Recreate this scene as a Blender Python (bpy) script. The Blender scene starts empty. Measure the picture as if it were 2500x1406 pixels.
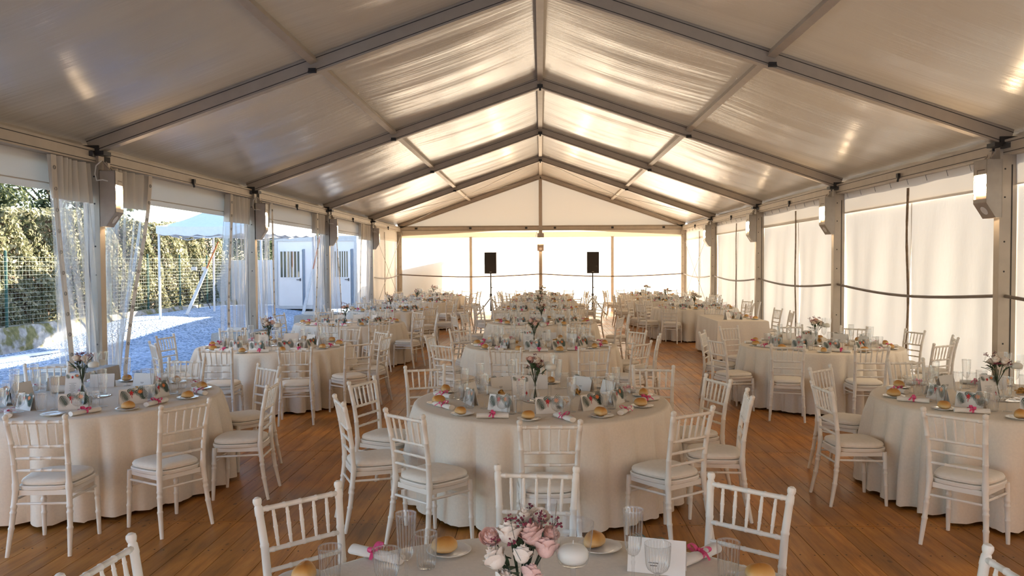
import bpy, bmesh, math, random
import numpy as np
from mathutils import Vector, Matrix, Euler
R_ = math.radians
scene = bpy.context.scene
col = scene.collection

# ---------------------------------------------------------------- camera
CAM_H, F_PX = 1.87, 1950.0
cam_d = bpy.data.cameras.new('camera')
cam_d.sensor_width = 36.0
cam_d.lens = 36.0 * F_PX / 2500.0
cam_d.clip_start, cam_d.clip_end = 0.05, 500
cam = bpy.data.objects.new('camera', cam_d)
col.objects.link(cam)
cam.matrix_world = (Matrix.Translation((0, 0, CAM_H)) @ Matrix.Rotation(R_(2.06), 4, 'Z')
                    @ Matrix.Rotation(R_(90 - 1.76), 4, 'X') @ Matrix.Rotation(R_(-0.25), 4, 'Z'))
scene.camera = cam

# ---------------------------------------------------------------- sky, sun, exposure
SUN_TO = Vector((0.485, 0.80, 0.356)).normalized()          # towards the sun: low, beyond the far gable, to the right
w = bpy.data.worlds.new('world'); scene.world = w; w.use_nodes = True
wn = w.node_tree; wn.nodes.clear()
wo = wn.nodes.new('ShaderNodeOutputWorld'); wb = wn.nodes.new('ShaderNodeBackground')
sky = wn.nodes.new('ShaderNodeTexSky'); sky.sky_type = 'NISHITA'; sky.sun_disc = False
sky.sun_elevation = math.asin(SUN_TO.z); sky.sun_rotation = math.atan2(SUN_TO.x, SUN_TO.y)
sky.air_density, sky.dust_density, sky.ozone_density = 1.0, 1.0, 2.0
wb.inputs['Strength'].default_value = 0.37
wn.links.new(sky.outputs[0], wb.inputs['Color']); wn.links.new(wb.outputs[0], wo.inputs['Surface'])
sd = bpy.data.lights.new('sun', 'SUN'); sd.energy = 22.0; sd.color = (1.0, 0.86, 0.68); sd.angle = R_(0.7)
sun = bpy.data.objects.new('sun', sd); col.objects.link(sun)
sun.rotation_euler = SUN_TO.to_track_quat('Z', 'Y').to_euler()

vs = scene.view_settings
scene.display_settings.display_device = 'sRGB'
vs.view_transform = 'Standard'; vs.look = 'None'; vs.gamma = 1.0; vs.use_curve_mapping = False
vs.exposure = 0.86
cy = scene.cycles
cy.max_bounces = 6; cy.diffuse_bounces = 3; cy.glossy_bounces = 3; cy.transmission_bounces = 4
cy.transparent_max_bounces = 24; cy.use_adaptive_sampling = True; cy.adaptive_threshold = 0.08; cy.caustics_reflective = False; cy.caustics_refractive = False
cy.sample_clamp_indirect = 6.0; cy.use_denoising = True

# ---------------------------------------------------------------- mesh and object helpers
class MB:
    """collects shapes and links them as ONE mesh object"""
    def __init__(s): s.v = []; s.f = []; s.m = []; s.cur = 0
    def add(s, vs, fs):
        o = len(s.v); s.v.extend([tuple(p) for p in vs])
        for f in fs: s.f.append(tuple(i + o for i in f)); s.m.append(s.cur)
        return s
    def box(s, c, d, rz=0.0, M=None):
        x, y, z = d[0] / 2, d[1] / 2, d[2] / 2
        P = [Vector(p) for p in ((-x,-y,-z),(x,-y,-z),(x,y,-z),(-x,y,-z),(-x,-y,z),(x,-y,z),(x,y,z),(-x,y,z))]
        T = Matrix.Translation(c) @ (M if M is not None else Matrix.Rotation(rz, 4, 'Z'))
        return s.add([T @ p for p in P], [(3,2,1,0),(4,5,6,7),(0,1,5,4),(1,2,6,5),(2,3,7,6),(3,0,4,7)])
    def bar(s, a, b, wd, ht, up=(0, 0, 1)):
        """box beam from a to b, width wd, height ht along up"""
        a, b = Vector(a), Vector(b); d = (b - a).normalized(); u = Vector(up)
        sx = d.cross(u).normalized(); u = sx.cross(d).normalized()
        P = []
        for q in (a, b):
            for i, j in ((-1,-1),(1,-1),(1,1),(-1,1)): P.append(q + sx * (i * wd / 2) + u * (j * ht / 2))
        return s.add(P, [(3,2,1,0),(4,5,6,7),(0,1,5,4),(1,2,6,5),(2,3,7,6),(3,0,4,7)])
    def tube(s, pts, rad, n=8, cap=True):
        pts = [Vector(p) for p in pts]
        if not isinstance(rad, (list, tuple)): rad = [rad] * len(pts)
        V, F = [], []
        t0 = (pts[1] - pts[0]).normalized()
        u = t0.cross(Vector((0, 0, 1)));
        if u.length < 1e-3: u = t0.cross(Vector((0, 1, 0)))
        u.normalize()
        for i, p in enumerate(pts):
            t = (pts[min(i + 1, len(pts) - 1)] - pts[max(i - 1, 0)])
            t = t.normalized() if t.length > 1e-9 else t0
            u = (u - t * u.dot(t)).normalized(); w2 = t.cross(u)
            for k in range(n):
                a = 2 * math.pi * k / n
                V.append(p + (u * math.cos(a) + w2 * math.sin(a)) * rad[i])
        for i in range(len(pts) - 1):
            for k in range(n):
                k2 = (k + 1) % n
                F.append((i*n+k, i*n+k2, (i+1)*n+k2, (i+1)*n+k))
        if cap:
            F.append(tuple(range(n - 1, -1, -1))); F.append(tuple(range((len(pts)-1)*n, len(pts)*n)))
        return s.add(V, F)
    def lathe(s, prof, n=24, c=(0, 0, 0), rib=None, cap0=True, cap1=False):
        """prof: (r, z) from bottom up; rib: (count, amplitude list per ring)"""
        V, F = [], []
        for i, (r, z) in enumerate(prof):
            for k in range(n):
                a = 2 * math.pi * k / n; q = r
                if rib: q = r + rib[1][i] * math.cos(rib[0] * a)
                V.append((c[0] + q * math.cos(a), c[1] + q * math.sin(a), c[2] + z))
        for i in range(len(prof) - 1):
            for k in range(n):
                k2 = (k + 1) % n
                F.append((i*n+k, i*n+k2, (i+1)*n+k2, (i+1)*n+k))
        if cap0: F.append(tuple(range(n - 1, -1, -1)))
        if cap1: F.append(tuple(range((len(prof)-1)*n, len(prof)*n)))
        return s.add(V, F)
    def grid(s, fn, nu, nv):
        V = [fn(i / nu, j / nv) for j in range(nv + 1) for i in range(nu + 1)]
        F = [(j*(nu+1)+i, j*(nu+1)+i+1, (j+1)*(nu+1)+i+1, (j+1)*(nu+1)+i) for j in range(nv) for i in range(nu)]
        return s.add(V, F)
    def poly(s, pts): return s.add(pts, [tuple(range(len(pts)))])
    def ball(s, c, r, nu=12, nv=8, sq=(1, 1, 1)):
        V, F = [], []
        for j in range(nv + 1):
            t = math.pi * j / nv
            for k in range(nu):
                a = 2 * math.pi * k / nu
                V.append((c[0] + r*sq[0]*math.sin(t)*math.cos(a), c[1] + r*sq[1]*math.sin(t)*math.sin(a), c[2] - r*sq[2]*math.cos(t)))
        for j in range(nv):
            for k in range(nu):
                k2 = (k + 1) % nu
                F.append((j*nu+k, j*nu+k2, (j+1)*nu+k2, (j+1)*nu+k))
        return s.add(V, F)
    def prism(s, poly, z0, z1, T=None):
        n = len(poly); V = [Vector((p[0], p[1], z0)) for p in poly] + [Vector((p[0], p[1], z1)) for p in poly]
        if T is not None: V = [T @ p for p in V]
        F = [tuple(range(n - 1, -1, -1)), tuple(range(n, 2 * n))] + [(i, (i+1) % n, n + (i+1) % n, n + i) for i in range(n)]
        return s.add(V, F)
    def mesh(s, name, mats, smooth=False):
        me = bpy.data.meshes.new(name); me.from_pydata(s.v, [], s.f)
        for m in (mats if isinstance(mats, (list, tuple)) else [mats]): me.materials.append(m)
        if len(me.materials) > 1: me.polygons.foreach_set('material_index', s.m)
        if smooth:
            me.polygons.foreach_set('use_smooth', [True] * len(me.polygons))
            if smooth == 'auto': me.set_sharp_from_angle(angle=R_(40))
        me.update()
        return me
    def build(s, name, mats, parent=None, smooth=False, **kw):
        return obj(name, s.mesh(name, mats, smooth), parent, **kw)

def obj(name, me, parent=None, **kw):
    o = bpy.data.objects.new(name, me); col.objects.link(o)
    if parent is not None: o.parent = parent
    return tag(o, **kw)
def tag(o, label=None, cat=None, group=None, kind=None):
    if label: o['label'] = label
    if cat: o['category'] = cat
    if group: o['group'] = group
    if kind: o['kind'] = kind
    return o
def empty(name, loc=(0, 0, 0), rz=0.0, **kw):
    o = bpy.data.objects.new(name, None); col.objects.link(o)
    o.location = loc; o.rotation_euler = (0, 0, rz); o.empty_display_size = 0.1
    return tag(o, **kw)
def spawn(proto, loc, rz=0.0, scale=1.0, **kw):
    """a new individual of a kind: proto = (name, root mesh or None, [(part name, mesh, [(sub name, mesh)])])"""
    name, me, parts = proto
    r = bpy.data.objects.new(name, me); col.objects.link(r)
    r.location = loc; r.rotation_euler = (0, 0, rz)
    if scale != 1.0: r.scale = (scale,) * 3
    tag(r, **kw)
    for pn, pm, subs in parts:
        p = bpy.data.objects.new(pn, pm); col.objects.link(p); p.parent = r
        for sn, sm in subs:
            q = bpy.data.objects.new(sn, sm); col.objects.link(q); q.parent = p
    return r

# ---------------------------------------------------------------- materials
MAT = {}
def nodes(name):
    m = bpy.data.materials.new(name); m.use_nodes = True; nt = m.node_tree; nt.nodes.clear()
    out = nt.nodes.new('ShaderNodeOutputMaterial'); MAT[name] = m
    return m, nt, out
def N(nt, t, **kw):
    n = nt.nodes.new(t)
    for k, v in kw.items():
        if k in n.inputs: n.inputs[k].default_value = v
        else: setattr(n, k, v)
    return n
def mixcol(nt, fac, a, b, mode='MIX'):
    n = nt.nodes.new('ShaderNodeMix'); n.data_type = 'RGBA'; n.blend_type = mode
    for i, x in ((0, fac), (6, a), (7, b)):
        if hasattr(x, 'is_linked') or isinstance(x, bpy.types.NodeSocket): nt.links.new(x, n.inputs[i])
        else: n.inputs[i].default_value = x if i == 0 else (*x, 1) if len(x) == 3 else x
    return n.outputs[2]
def noise(nt, scale, detail=3, vec=None, rough=0.5, stretch=None, coord='Object'):
    tc = nt.nodes.new('ShaderNodeTexCoord'); src = tc.outputs[coord] if vec is None else vec
    if stretch:
        mp = nt.nodes.new('ShaderNodeMapping'); mp.inputs['Scale'].default_value = stretch
        nt.links.new(src, mp.inputs['Vector']); src = mp.outputs[0]
    n = nt.nodes.new('ShaderNodeTexNoise'); n.inputs['Scale'].default_value = scale; n.inputs['Detail'].default_value = detail
    n.inputs['Roughness'].default_value = rough
    nt.links.new(src, n.inputs['Vector']); return n.outputs[0]
def ramp(nt, src, stops):
    r = nt.nodes.new('ShaderNodeValToRGB'); e = r.color_ramp.elements
    while len(e) < len(stops): e.new(0.5)
    for i, (p, c) in enumerate(stops): e[i].position = p; e[i].color = (*c, 1)
    nt.links.new(src, r.inputs[0]); return r.outputs[0]
def bump(nt, src, strength=0.3, dist=0.02):
    b = nt.nodes.new('ShaderNodeBump'); b.inputs['Strength'].default_value = strength; b.inputs['Distance'].default_value = dist
    nt.links.new(src, b.inputs['Height']); return b.outputs[0]
def plain(name, c, rough=0.6, metal=0.0, var=0.08, nscale=12.0, bmp=0.0, spec=0.5, coat=0.0, emit=0.0):
    m, nt, out = nodes(name)
    p = N(nt, 'ShaderNodeBsdfPrincipled'); p.inputs['Roughness'].default_value = rough; p.inputs['Metallic'].default_value = metal
    p.inputs['Specular IOR Level'].default_value = spec; p.inputs['Coat Weight'].default_value = coat
    ns = noise(nt, nscale, 4)
    d = tuple(max(0, x * (1 - var)) for x in c); l = tuple(min(1, x * (1 + var)) for x in c)
    nt.links.new(ramp(nt, ns, [(0.3, d), (0.7, l)]), p.inputs['Base Color'])
    if bmp: nt.links.new(bump(nt, ns, bmp), p.inputs['Normal'])
    if emit: p.inputs['Emission Color'].default_value = (*c, 1); p.inputs['Emission Strength'].default_value = emit
    nt.links.new(p.outputs[0], out.inputs[0]); return m
def sheen(nt, base, amt, power, nrm=None):
    """reflectance that rises towards grazing angles, alike on both faces of a sheet"""
    lw = N(nt, 'ShaderNodeLayerWeight'); lw.inputs['Blend'].default_value = 0.5
    if nrm is not None: nt.links.new(nrm, lw.inputs['Normal'])
    pw_ = N(nt, 'ShaderNodeMath', operation='POWER'); nt.links.new(lw.outputs['Facing'], pw_.inputs[0]); pw_.inputs[1].default_value = power
    ma = N(nt, 'ShaderNodeMath', operation='MULTIPLY_ADD'); nt.links.new(pw_.outputs[0], ma.inputs[0]); ma.inputs[1].default_value = amt; ma.inputs[2].default_value = base
    ma.use_clamp = True
    return ma
def fabric(name, c, trans, tc, gloss=0.12, rough=0.35, stretch=(1, 1, 1), nscale=3.0, bstr=0.25, bdist=0.02, n2=None):
    """coated tent cloth: reflects, lets light through, has a soft sheen"""
    m, nt, out = nodes(name)
    d = N(nt, 'ShaderNodeBsdfDiffuse'); t = N(nt, 'ShaderNodeBsdfTranslucent'); g = N(nt, 'ShaderNodeBsdfGlossy')
    d.inputs['Color'].default_value = (*c, 1); t.inputs['Color'].default_value = (*tc, 1)
    g.inputs['Roughness'].default_value = rough
    ns = noise(nt, nscale, 5, stretch=stretch, rough=0.6)
    if n2:
        mt = N(nt, 'ShaderNodeMath', operation='ADD'); nt.links.new(ns, mt.inputs[0])
        nt.links.new(noise(nt, n2[0], 3, stretch=n2[1]), mt.inputs[1]); ns = mt.outputs[0]
    b = bump(nt, ns, bstr, bdist)
    for x in (d, t, g): nt.links.new(b, x.inputs['Normal'])
    m1 = N(nt, 'ShaderNodeMixShader'); m1.inputs[0].default_value = trans
    nt.links.new(d.outputs[0], m1.inputs[1]); nt.links.new(t.outputs[0], m1.inputs[2])
    mu = sheen(nt, gloss * 0.35, gloss * 6.0, 3.0, b)
    m2 = N(nt, 'ShaderNodeMixShader'); nt.links.new(mu.outputs[0], m2.inputs[0])
    nt.links.new(m1.outputs[0], m2.inputs[1]); nt.links.new(g.outputs[0], m2.inputs[2])
    nt.links.new(m2.outputs[0], out.inputs[0]); return m
def clear(name, tint, haze, hazecol=(0.9, 0.9, 0.9), rough=0.03, base=0.045, amt=0.75, power=4.0):
    """thin clear sheet or glass wall: straight-through light, mirror sheen, a little haze"""
    m, nt, out = nodes(name)
    tr = N(nt, 'ShaderNodeBsdfTransparent'); tr.inputs['Color'].default_value = (*tint, 1)
    g = N(nt, 'ShaderNodeBsdfGlossy'); g.inputs['Roughness'].default_value = rough
    d = N(nt, 'ShaderNodeBsdfDiffuse'); d.inputs['Color'].default_value = (*hazecol, 1)
    t = N(nt, 'ShaderNodeBsdfTranslucent'); t.inputs['Color'].default_value = (*hazecol, 1)
    md = N(nt, 'ShaderNodeMixShader'); md.inputs[0].default_value = 0.5
    nt.links.new(d.outputs[0], md.inputs[1]); nt.links.new(t.outputs[0], md.inputs[2])
    mh = N(nt, 'ShaderNodeMixShader'); mh.inputs[0].default_value = haze
    nt.links.new(tr.outputs[0], mh.inputs[1]); nt.links.new(md.outputs[0], mh.inputs[2])
    mu = sheen(nt, base, amt, power)
    m2 = N(nt, 'ShaderNodeMixShader'); nt.links.new(mu.outputs[0], m2.inputs[0])
    nt.links.new(mh.outputs[0], m2.inputs[1]); nt.links.new(g.outputs[0], m2.inputs[2])
    nt.links.new(m2.outputs[0], out.inputs[0]); return m
def foliage(name, stops, trans=0.35):
    m, nt, out = nodes(name)
    gi = N(nt, 'ShaderNodeNewGeometry'); c = ramp(nt, gi.outputs['Random Per Island'], stops)
    d = N(nt, 'ShaderNodeBsdfDiffuse'); t = N(nt, 'ShaderNodeBsdfTranslucent')
    nt.links.new(c, d.inputs[0]); nt.links.new(c, t.inputs[0])
    mx = N(nt, 'ShaderNodeMixShader'); mx.inputs[0].default_value = trans
    nt.links.new(d.outputs[0], mx.inputs[1]); nt.links.new(t.outputs[0], mx.inputs[2]); nt.links.new(mx.outputs[0], out.inputs[0])
    return m

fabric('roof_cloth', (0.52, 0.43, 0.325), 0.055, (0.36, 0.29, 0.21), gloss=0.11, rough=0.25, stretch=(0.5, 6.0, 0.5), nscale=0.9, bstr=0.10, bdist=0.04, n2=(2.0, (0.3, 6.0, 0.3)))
fabric('wall_cloth', (0.92, 0.86, 0.77), 0.091, (0.80, 0.775, 0.72), gloss=0.02, rough=0.5, stretch=(1.0, 1.0, 0.45), nscale=1.3, bstr=0.35, bdist=0.06)
fabric('gable_wall_cloth_lit', (0.92, 0.86, 0.77), 0.50, (0.90, 0.82, 0.70), gloss=0.02, rough=0.5, stretch=(1.0, 1.0, 0.45), nscale=1.3, bstr=0.35, bdist=0.06)  # wall cloth again, transmission raised to brighten the far end
fabric('band_cloth', (0.76, 0.68, 0.57), 0.20, (0.76, 0.68, 0.56), gloss=0.02, rough=0.5, nscale=2.0, bstr=0.2)
fabric('valance_cloth', (0.90, 0.83, 0.73), 0.095, (0.66, 0.605, 0.525), gloss=0.02, rough=0.5, nscale=2.0, bstr=0.2)
fabric('gable_cloth', (0.75, 0.69, 0.60), 0.054, (0.62, 0.58, 0.51), gloss=0.02, rough=0.5, nscale=1.5, bstr=0.2)
plain('aluminium', (0.48, 0.41, 0.325), rough=0.5, metal=0.25, var=0.06, nscale=6)
plain('dark_groove', (0.05, 0.045, 0.04), rough=0.7)
plain('black_clamp', (0.025, 0.023, 0.022), rough=0.5)
plain('seam_strap', (0.26, 0.18, 0.11), rough=0.8, var=0.35, nscale=18)
plain('rail_brown', (0.20, 0.16, 0.13), rough=0.5)
plain('cable_white', (0.72, 0.70, 0.66), rough=0.5)
plain('steel_wire', (0.32, 0.30, 0.27), rough=0.4, metal=0.8)
plain('chair_white', (0.88, 0.83, 0.75), rough=0.38, var=0.02, nscale=5)
plain('cushion_white', (0.88, 0.81, 0.71), rough=0.85, var=0.03, nscale=40, bmp=0.08)
plain('linen_white', (0.87, 0.785, 0.67), rough=0.92, var=0.03, nscale=60, bmp=0.06, spec=0.2)
plain('linen_grey', (0.50, 0.51, 0.50), rough=0.95, var=0.08, nscale=60, bmp=0.1, spec=0.1)
plain('napkin_cloth', (0.86, 0.83, 0.78), rough=0.9, var=0.02, nscale=30, spec=0.2)
plain('ribbon_pink', (0.80, 0.09, 0.26), rough=0.45, var=0.12, nscale=20)
plain('porcelain', (0.84, 0.83, 0.80), rough=0.12, var=0.01)
plain('wax_white', (0.88, 0.85, 0.76), rough=0.45, var=0.02)
plain('card_white', (0.84, 0.82, 0.79), rough=0.7, var=0.02)
plain('print_green', (0.075, 0.12, 0.10), rough=0.7, var=0.3, nscale=60)
plain('print_red', (0.52, 0.03, 0.035), rough=0.7, var=0.25, nscale=60)
plain('print_orange', (0.80, 0.25, 0.08), rough=0.7, var=0.25, nscale=60)
plain('print_ink', (0.10, 0.09, 0.09), rough=0.7)
plain('breadstick', (0.62, 0.34, 0.09), rough=0.7, var=0.3, nscale=50, bmp=0.2)
plain('paper_wrap', (0.80, 0.75, 0.66), rough=0.8, var=0.04)
plain('rose_cream', (0.88, 0.77, 0.66), rough=0.7, var=0.06, nscale=25)
plain('rose_pink', (0.84, 0.56, 0.49), rough=0.7, var=0.10, nscale=25)
plain('sprig_wine', (0.22, 0.035, 0.06), rough=0.8, var=0.4, nscale=40)
plain('leaf_green', (0.055, 0.10, 0.045), rough=0.6, var=0.4, nscale=30)
plain('stem_green', (0.035, 0.055, 0.025), rough=0.6, var=0.4, nscale=30)
plain('mirror', (0.80, 0.80, 0.80), rough=0.03, metal=1.0, var=0.0)
plain('lamp_metal', (0.40, 0.355, 0.30), rough=0.45, metal=0.35, var=0.05)
plain('lamp_dark', (0.16, 0.12, 0.09), rough=0.5, metal=0.3)
plain('sticker', (0.78, 0.76, 0.72), rough=0.4)
plain('speaker_black', (0.016, 0.014, 0.014), rough=0.6, var=0.5, nscale=120, bmp=0.3)
plain('grille_black', (0.022, 0.018, 0.017), rough=0.7, var=0.7, nscale=160, bmp=0.5)
plain('gazebo_cloth', (0.80, 0.82, 0.85), rough=0.8, var=0.03)
plain('cabin_white', (0.80, 0.81, 0.82), rough=0.5, var=0.03, nscale=2)
plain('bounce_ochre', (0.160, 0.085, 0.036), rough=0.9, var=0.1, nscale=1)
plain('cabin_grey', (0.55, 0.57, 0.58), rough=0.5, var=0.05)
plain('cabin_blue', (0.20, 0.26, 0.34), rough=0.4)
plain('pane_dark', (0.10, 0.11, 0.09), rough=0.05, var=0.3, nscale=1.5, spec=1.0)
plain('fence_green', (0.02, 0.10, 0.085), rough=0.5, var=0.1)
plain('wire_pale', (0.30, 0.34, 0.28), rough=0.4, metal=0.3)
plain('strap_orange', (0.75, 0.22, 0.07), rough=0.7)
plain('pipe_white', (0.78, 0.80, 0.82), rough=0.4)
plain('bark', (0.10, 0.07, 0.05), rough=0.9, var=0.4, nscale=15)
plain('floor_dark', (0.035, 0.018, 0.008), rough=0.8)
plain('screw_dark', (0.03, 0.02, 0.012), rough=0.6)
clear('glass', (0.972, 0.976, 0.976), 0.012, (0.95, 0.95, 0.95), base=0.045, amt=0.80, power=2.6)
clear('glass_glint', (0.86, 0.87, 0.87), 0.22, (0.95, 0.95, 0.95), base=0.16, amt=0.70, power=1.6)
clear('vinyl', (0.94, 0.95, 0.96), 0.22, (0.90, 0.90, 0.91), rough=0.10, base=0.05, amt=0.6, power=3.0)
foliage('hedge_leaf', [(0.0, (0.11, 0.125, 0.065)), (0.4, (0.25, 0.25, 0.145)), (0.75, (0.43, 0.41, 0.27)), (1.0, (0.64, 0.59, 0.42))], 0.5)
foliage('tree_leaf', [(0.0, (0.035, 0.05, 0.025)), (0.6, (0.085, 0.105, 0.055)), (1.0, (0.20, 0.21, 0.12))], 0.3)

def wood(name):
    m, nt, out = nodes(name)
    p = N(nt, 'ShaderNodeBsdfPrincipled'); p.inputs['Specular IOR Level'].default_value = 0.30
    tc = N(nt, 'ShaderNodeNewGeometry'); oi = N(nt, 'ShaderNodeObjectInfo')
    pos = tc.outputs['Position']
    g1 = noise(nt, 3.0, 6, vec=pos, rough=0.65, stretch=(5.0, 0.5, 1.0))
    g2 = noise(nt, 1.3, 3, vec=pos, rough=0.5)
    base = ramp(nt, g1, [(0.25, (0.30, 0.115, 0.022)), (0.5, (0.58, 0.245, 0.055)), (0.75, (0.74, 0.36, 0.095))])
    blot = ramp(nt, g2, [(0.3, (0.55, 0.55, 0.55)), (0.7, (1.12, 1.10, 1.05))])
    c = mixcol(nt, 1.0, base, blot, 'MULTIPLY')
    ri = ramp(nt, tc.outputs['Random Per Island'], [(0.0, (0.80, 0.80, 0.80)), (1.0, (1.15, 1.12, 1.08))])
    ro = ramp(nt, oi.outputs['Random'], [(0.0, (0.78, 0.78, 0.78)), (1.0, (1.18, 1.15, 1.10))])
    c = mixcol(nt, 1.0, c, ri, 'MULTIPLY'); c = mixcol(nt, 1.0, c, ro, 'MULTIPLY')
    # dark knots
    vo = N(nt, 'ShaderNodeTexVoronoi'); vo.inputs['Scale'].default_value = 3.2
    mp = N(nt, 'ShaderNodeMapping'); mp.inputs['Scale'].default_value = (1.6, 0.8, 1.0)
    nt.links.new(pos, mp.inputs['Vector']); nt.links.new(mp.outputs[0], vo.inputs['Vector'])
    kn = ramp(nt, vo.outputs['Distance'], [(0.0, (0.25, 0.22, 0.2)), (0.05, (0.4, 0.36, 0.33)), (0.09, (1, 1, 1))])
    c = mixcol(nt, 0.8, c, kn, 'MULTIPLY')
    nt.links.new(c, p.inputs['Base Color'])
    rr = ramp(nt, g2, [(0.3, (0.30, 0.30, 0.30)), (0.7, (0.46, 0.46, 0.46))]); nt.links.new(rr, p.inputs['Roughness'])
    nt.links.new(bump(nt, g1, 0.15, 0.01), p.inputs['Normal'])
    nt.links.new(p.outputs[0], out.inputs[0]); return m
wood('deck_wood')
def gravel():
    m, nt, out = nodes('gravel')
    p = N(nt, 'ShaderNodeBsdfPrincipled'); p.inputs['Roughness'].default_value = 0.9; p.inputs['Specular IOR Level'].default_value = 0.2
    vo = N(nt, 'ShaderNodeTexVoronoi'); vo.inputs['Scale'].default_value = 22.0
    tc = N(nt, 'ShaderNodeTexCoord'); nt.links.new(tc.outputs['Object'], vo.inputs['Vector'])
    sp = N(nt, 'ShaderNodeSeparateColor'); nt.links.new(vo.outputs['Color'], sp.inputs[0])
    c = ramp(nt, sp.outputs[0], [(0.0, (0.14, 0.21, 0.32)), (0.35, (0.38, 0.51, 0.72)), (1.0, (0.66, 0.78, 0.95))])
    big = ramp(nt, noise(nt, 0.6, 3), [(0.3, (0.85, 0.85, 0.85)), (0.7, (1.05, 1.05, 1.05))])
    c = mixcol(nt, 1.0, c, big, 'MULTIPLY')
    nt.links.new(c, p.inputs['Base Color'])
    nt.links.new(bump(nt, vo.outputs['Distance'], 0.9, 0.06), p.inputs['Normal'])
    nt.links.new(p.outputs[0], out.inputs[0])
gravel()
def mossy():
    m, nt, out = nodes('mossy_concrete')
    p = N(nt, 'ShaderNodeBsdfPrincipled'); p.inputs['Roughness'].default_value = 0.95
    a = noise(nt, 2.5, 6); b = noise(nt, 9, 5)
    c1 = ramp(nt, b, [(0.3, (0.26, 0.25, 0.23)), (0.7, (0.46, 0.44, 0.41))])
    c2 = ramp(nt, b, [(0.3, (0.10, 0.10, 0.03)), (0.7, (0.22, 0.20, 0.08))])
    mk = ramp(nt, a, [(0.46, (0, 0, 0)), (0.56, (1, 1, 1))])
    nt.links.new(mixcol(nt, mk, c1, c2), p.inputs['Base Color']); nt.links.new(bump(nt, b, 0.5, 0.03), p.inputs['Normal'])
    nt.links.new(p.outputs[0], out.inputs[0])
mossy()
def breadmat():
    m, nt, out = nodes('bread_crust')
    p = N(nt, 'ShaderNodeBsdfPrincipled'); p.inputs['Roughness'].default_value = 0.5
    tc = N(nt, 'ShaderNodeTexCoord'); sx = N(nt, 'ShaderNodeSeparateXYZ'); nt.links.new(tc.outputs['Generated'], sx.inputs[0])
    ad = N(nt, 'ShaderNodeMath', operation='ADD'); nt.links.new(sx.outputs[2], ad.inputs[0])
    ns = noise(nt, 14, 4); sc2 = N(nt, 'ShaderNodeMath', operation='MULTIPLY_ADD'); nt.links.new(ns, sc2.inputs[0]); sc2.inputs[1].default_value = 0.5; sc2.inputs[2].default_value = -0.25
    nt.links.new(sc2.outputs[0], ad.inputs[1])
    c = ramp(nt, ad.outputs[0], [(0.1, (0.50, 0.28, 0.09)), (0.35, (0.72, 0.50, 0.24)), (0.6, (0.66, 0.35, 0.09)), (0.95, (0.50, 0.20, 0.035))])
    nt.links.new(c, p.inputs['Base Color']); nt.links.new(p.outputs[0], out.inputs[0])
breadmat()
def glow(name, c, s):
    m, nt, out = nodes(name); e = N(nt, 'ShaderNodeEmission'); e.inputs[0].default_value = (*c, 1); e.inputs[1].default_value = s
    nt.links.new(e.outputs[0], out.inputs[0]); return m
glow('lamp_glow', (1.0, 0.74, 0.46), 95.0)
glow('lamp_glow_upper', (1.0, 0.72, 0.42), 120.0)
glow('lamp_glow_soft', (1.0, 0.64, 0.32), 3.2)
# ================================================================ STRUCTURE
HW, EZ, RZ = 5.45, 3.23, 5.11
BAY = 5.2925
FY = [9.63 + BAY * k for k in range(-2, 5)]                 # frame lines, the last one is the far gable
rng = random.Random(7)
SL = (RZ - EZ) / HW
def roof_z(x): return EZ + 0.20 + SL * (HW - abs(x))

# ---- ground outside
def ground_z(x, y):
    m = 0.52 * math.exp(-((x + 11.2) / 3.0) ** 2) / (1 + math.exp(-(y - 20.5) / 0.9)) / (1 + math.exp((y - 33) / 1.2))
    return -0.12 + m * (1 if x < -5.6 else 0) + 0.015 * math.sin(x * 1.7 + y) * (1 if x < -6 else 0)
def gfn(u, v):
    x = -60 + 120 * u; y = -30 + 120 * v
    return (x, y, ground_z(x, y) - (0.0 if x < -5.8 or x > 6 else 0.05))
far_g = MB().grid(gfn, 240, 240).build('ground', MAT['gravel'], smooth=True, kind='structure')

# ---- floor deck: a dark sub-floor carrying boards
floor = MB().box((0, 14.6, -0.075), (11.0, 32.6, 0.10)).build('floor', MAT['floor_dark'], kind='structure', label='glossy brown wooden deck floor of the marquee')
PW, PL, NX = 0.1475, 2.2, 74
pm = MB().box((0, 0, -0.0125), (PW - 0.0035, PL - 0.004, 0.025)).mesh('deck_board', MAT['deck_wood'])
rows = [5.68 + PL * k for k in (-1, 0, 1, 2)]
sc_mb = MB()
for y0 in rows:
    for i in range(NX):
        x = (i - (NX - 1) / 2) * PW
        o = bpy.data.objects.new('deck_board', pm); col.objects.link(o); o.parent = floor
        o.location = (x, y0 + PL / 2, rng.uniform(-0.0012, 0.0008))
        for j in range(5):
            yy = y0 + 0.04 + j * (PL - 0.08) / 4
            for dx in (-0.042, 0.04):
                if rng.random() < 0.85:
                    cx, cy2 = x + dx + rng.uniform(-.006, .006), yy + rng.uniform(-.01, .01); r = 0.0065
                    sc_mb.add([(cx + r * math.cos(k * math.pi / 3), cy2 + r * math.sin(k * math.pi / 3), 0.0014) for k in range(6)], [(0, 1, 2, 3, 4, 5)])
sc_mb.build('screw_heads', MAT['screw_dark'], floor, kind='stuff')
mb = MB()
k = 3
ys = [5.68 + PL * q for q in range(-3, 12) if q not in (-1, 0, 1, 2)]
for y0 in ys:
    for i in range(NX):
        x = (i - (NX - 1) / 2) * PW
        y1 = min(y0 + PL, 30.85)
        if y1 - y0 < 0.1: continue
        mb.box((x, (y0 + y1) / 2, -0.0125 + rng.uniform(-0.0012, 0.0008)), (PW - 0.0035, y1 - y0 - 0.004, 0.025))
mb.build('deck_boards', MAT['deck_wood'], floor, kind='stuff')

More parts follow.
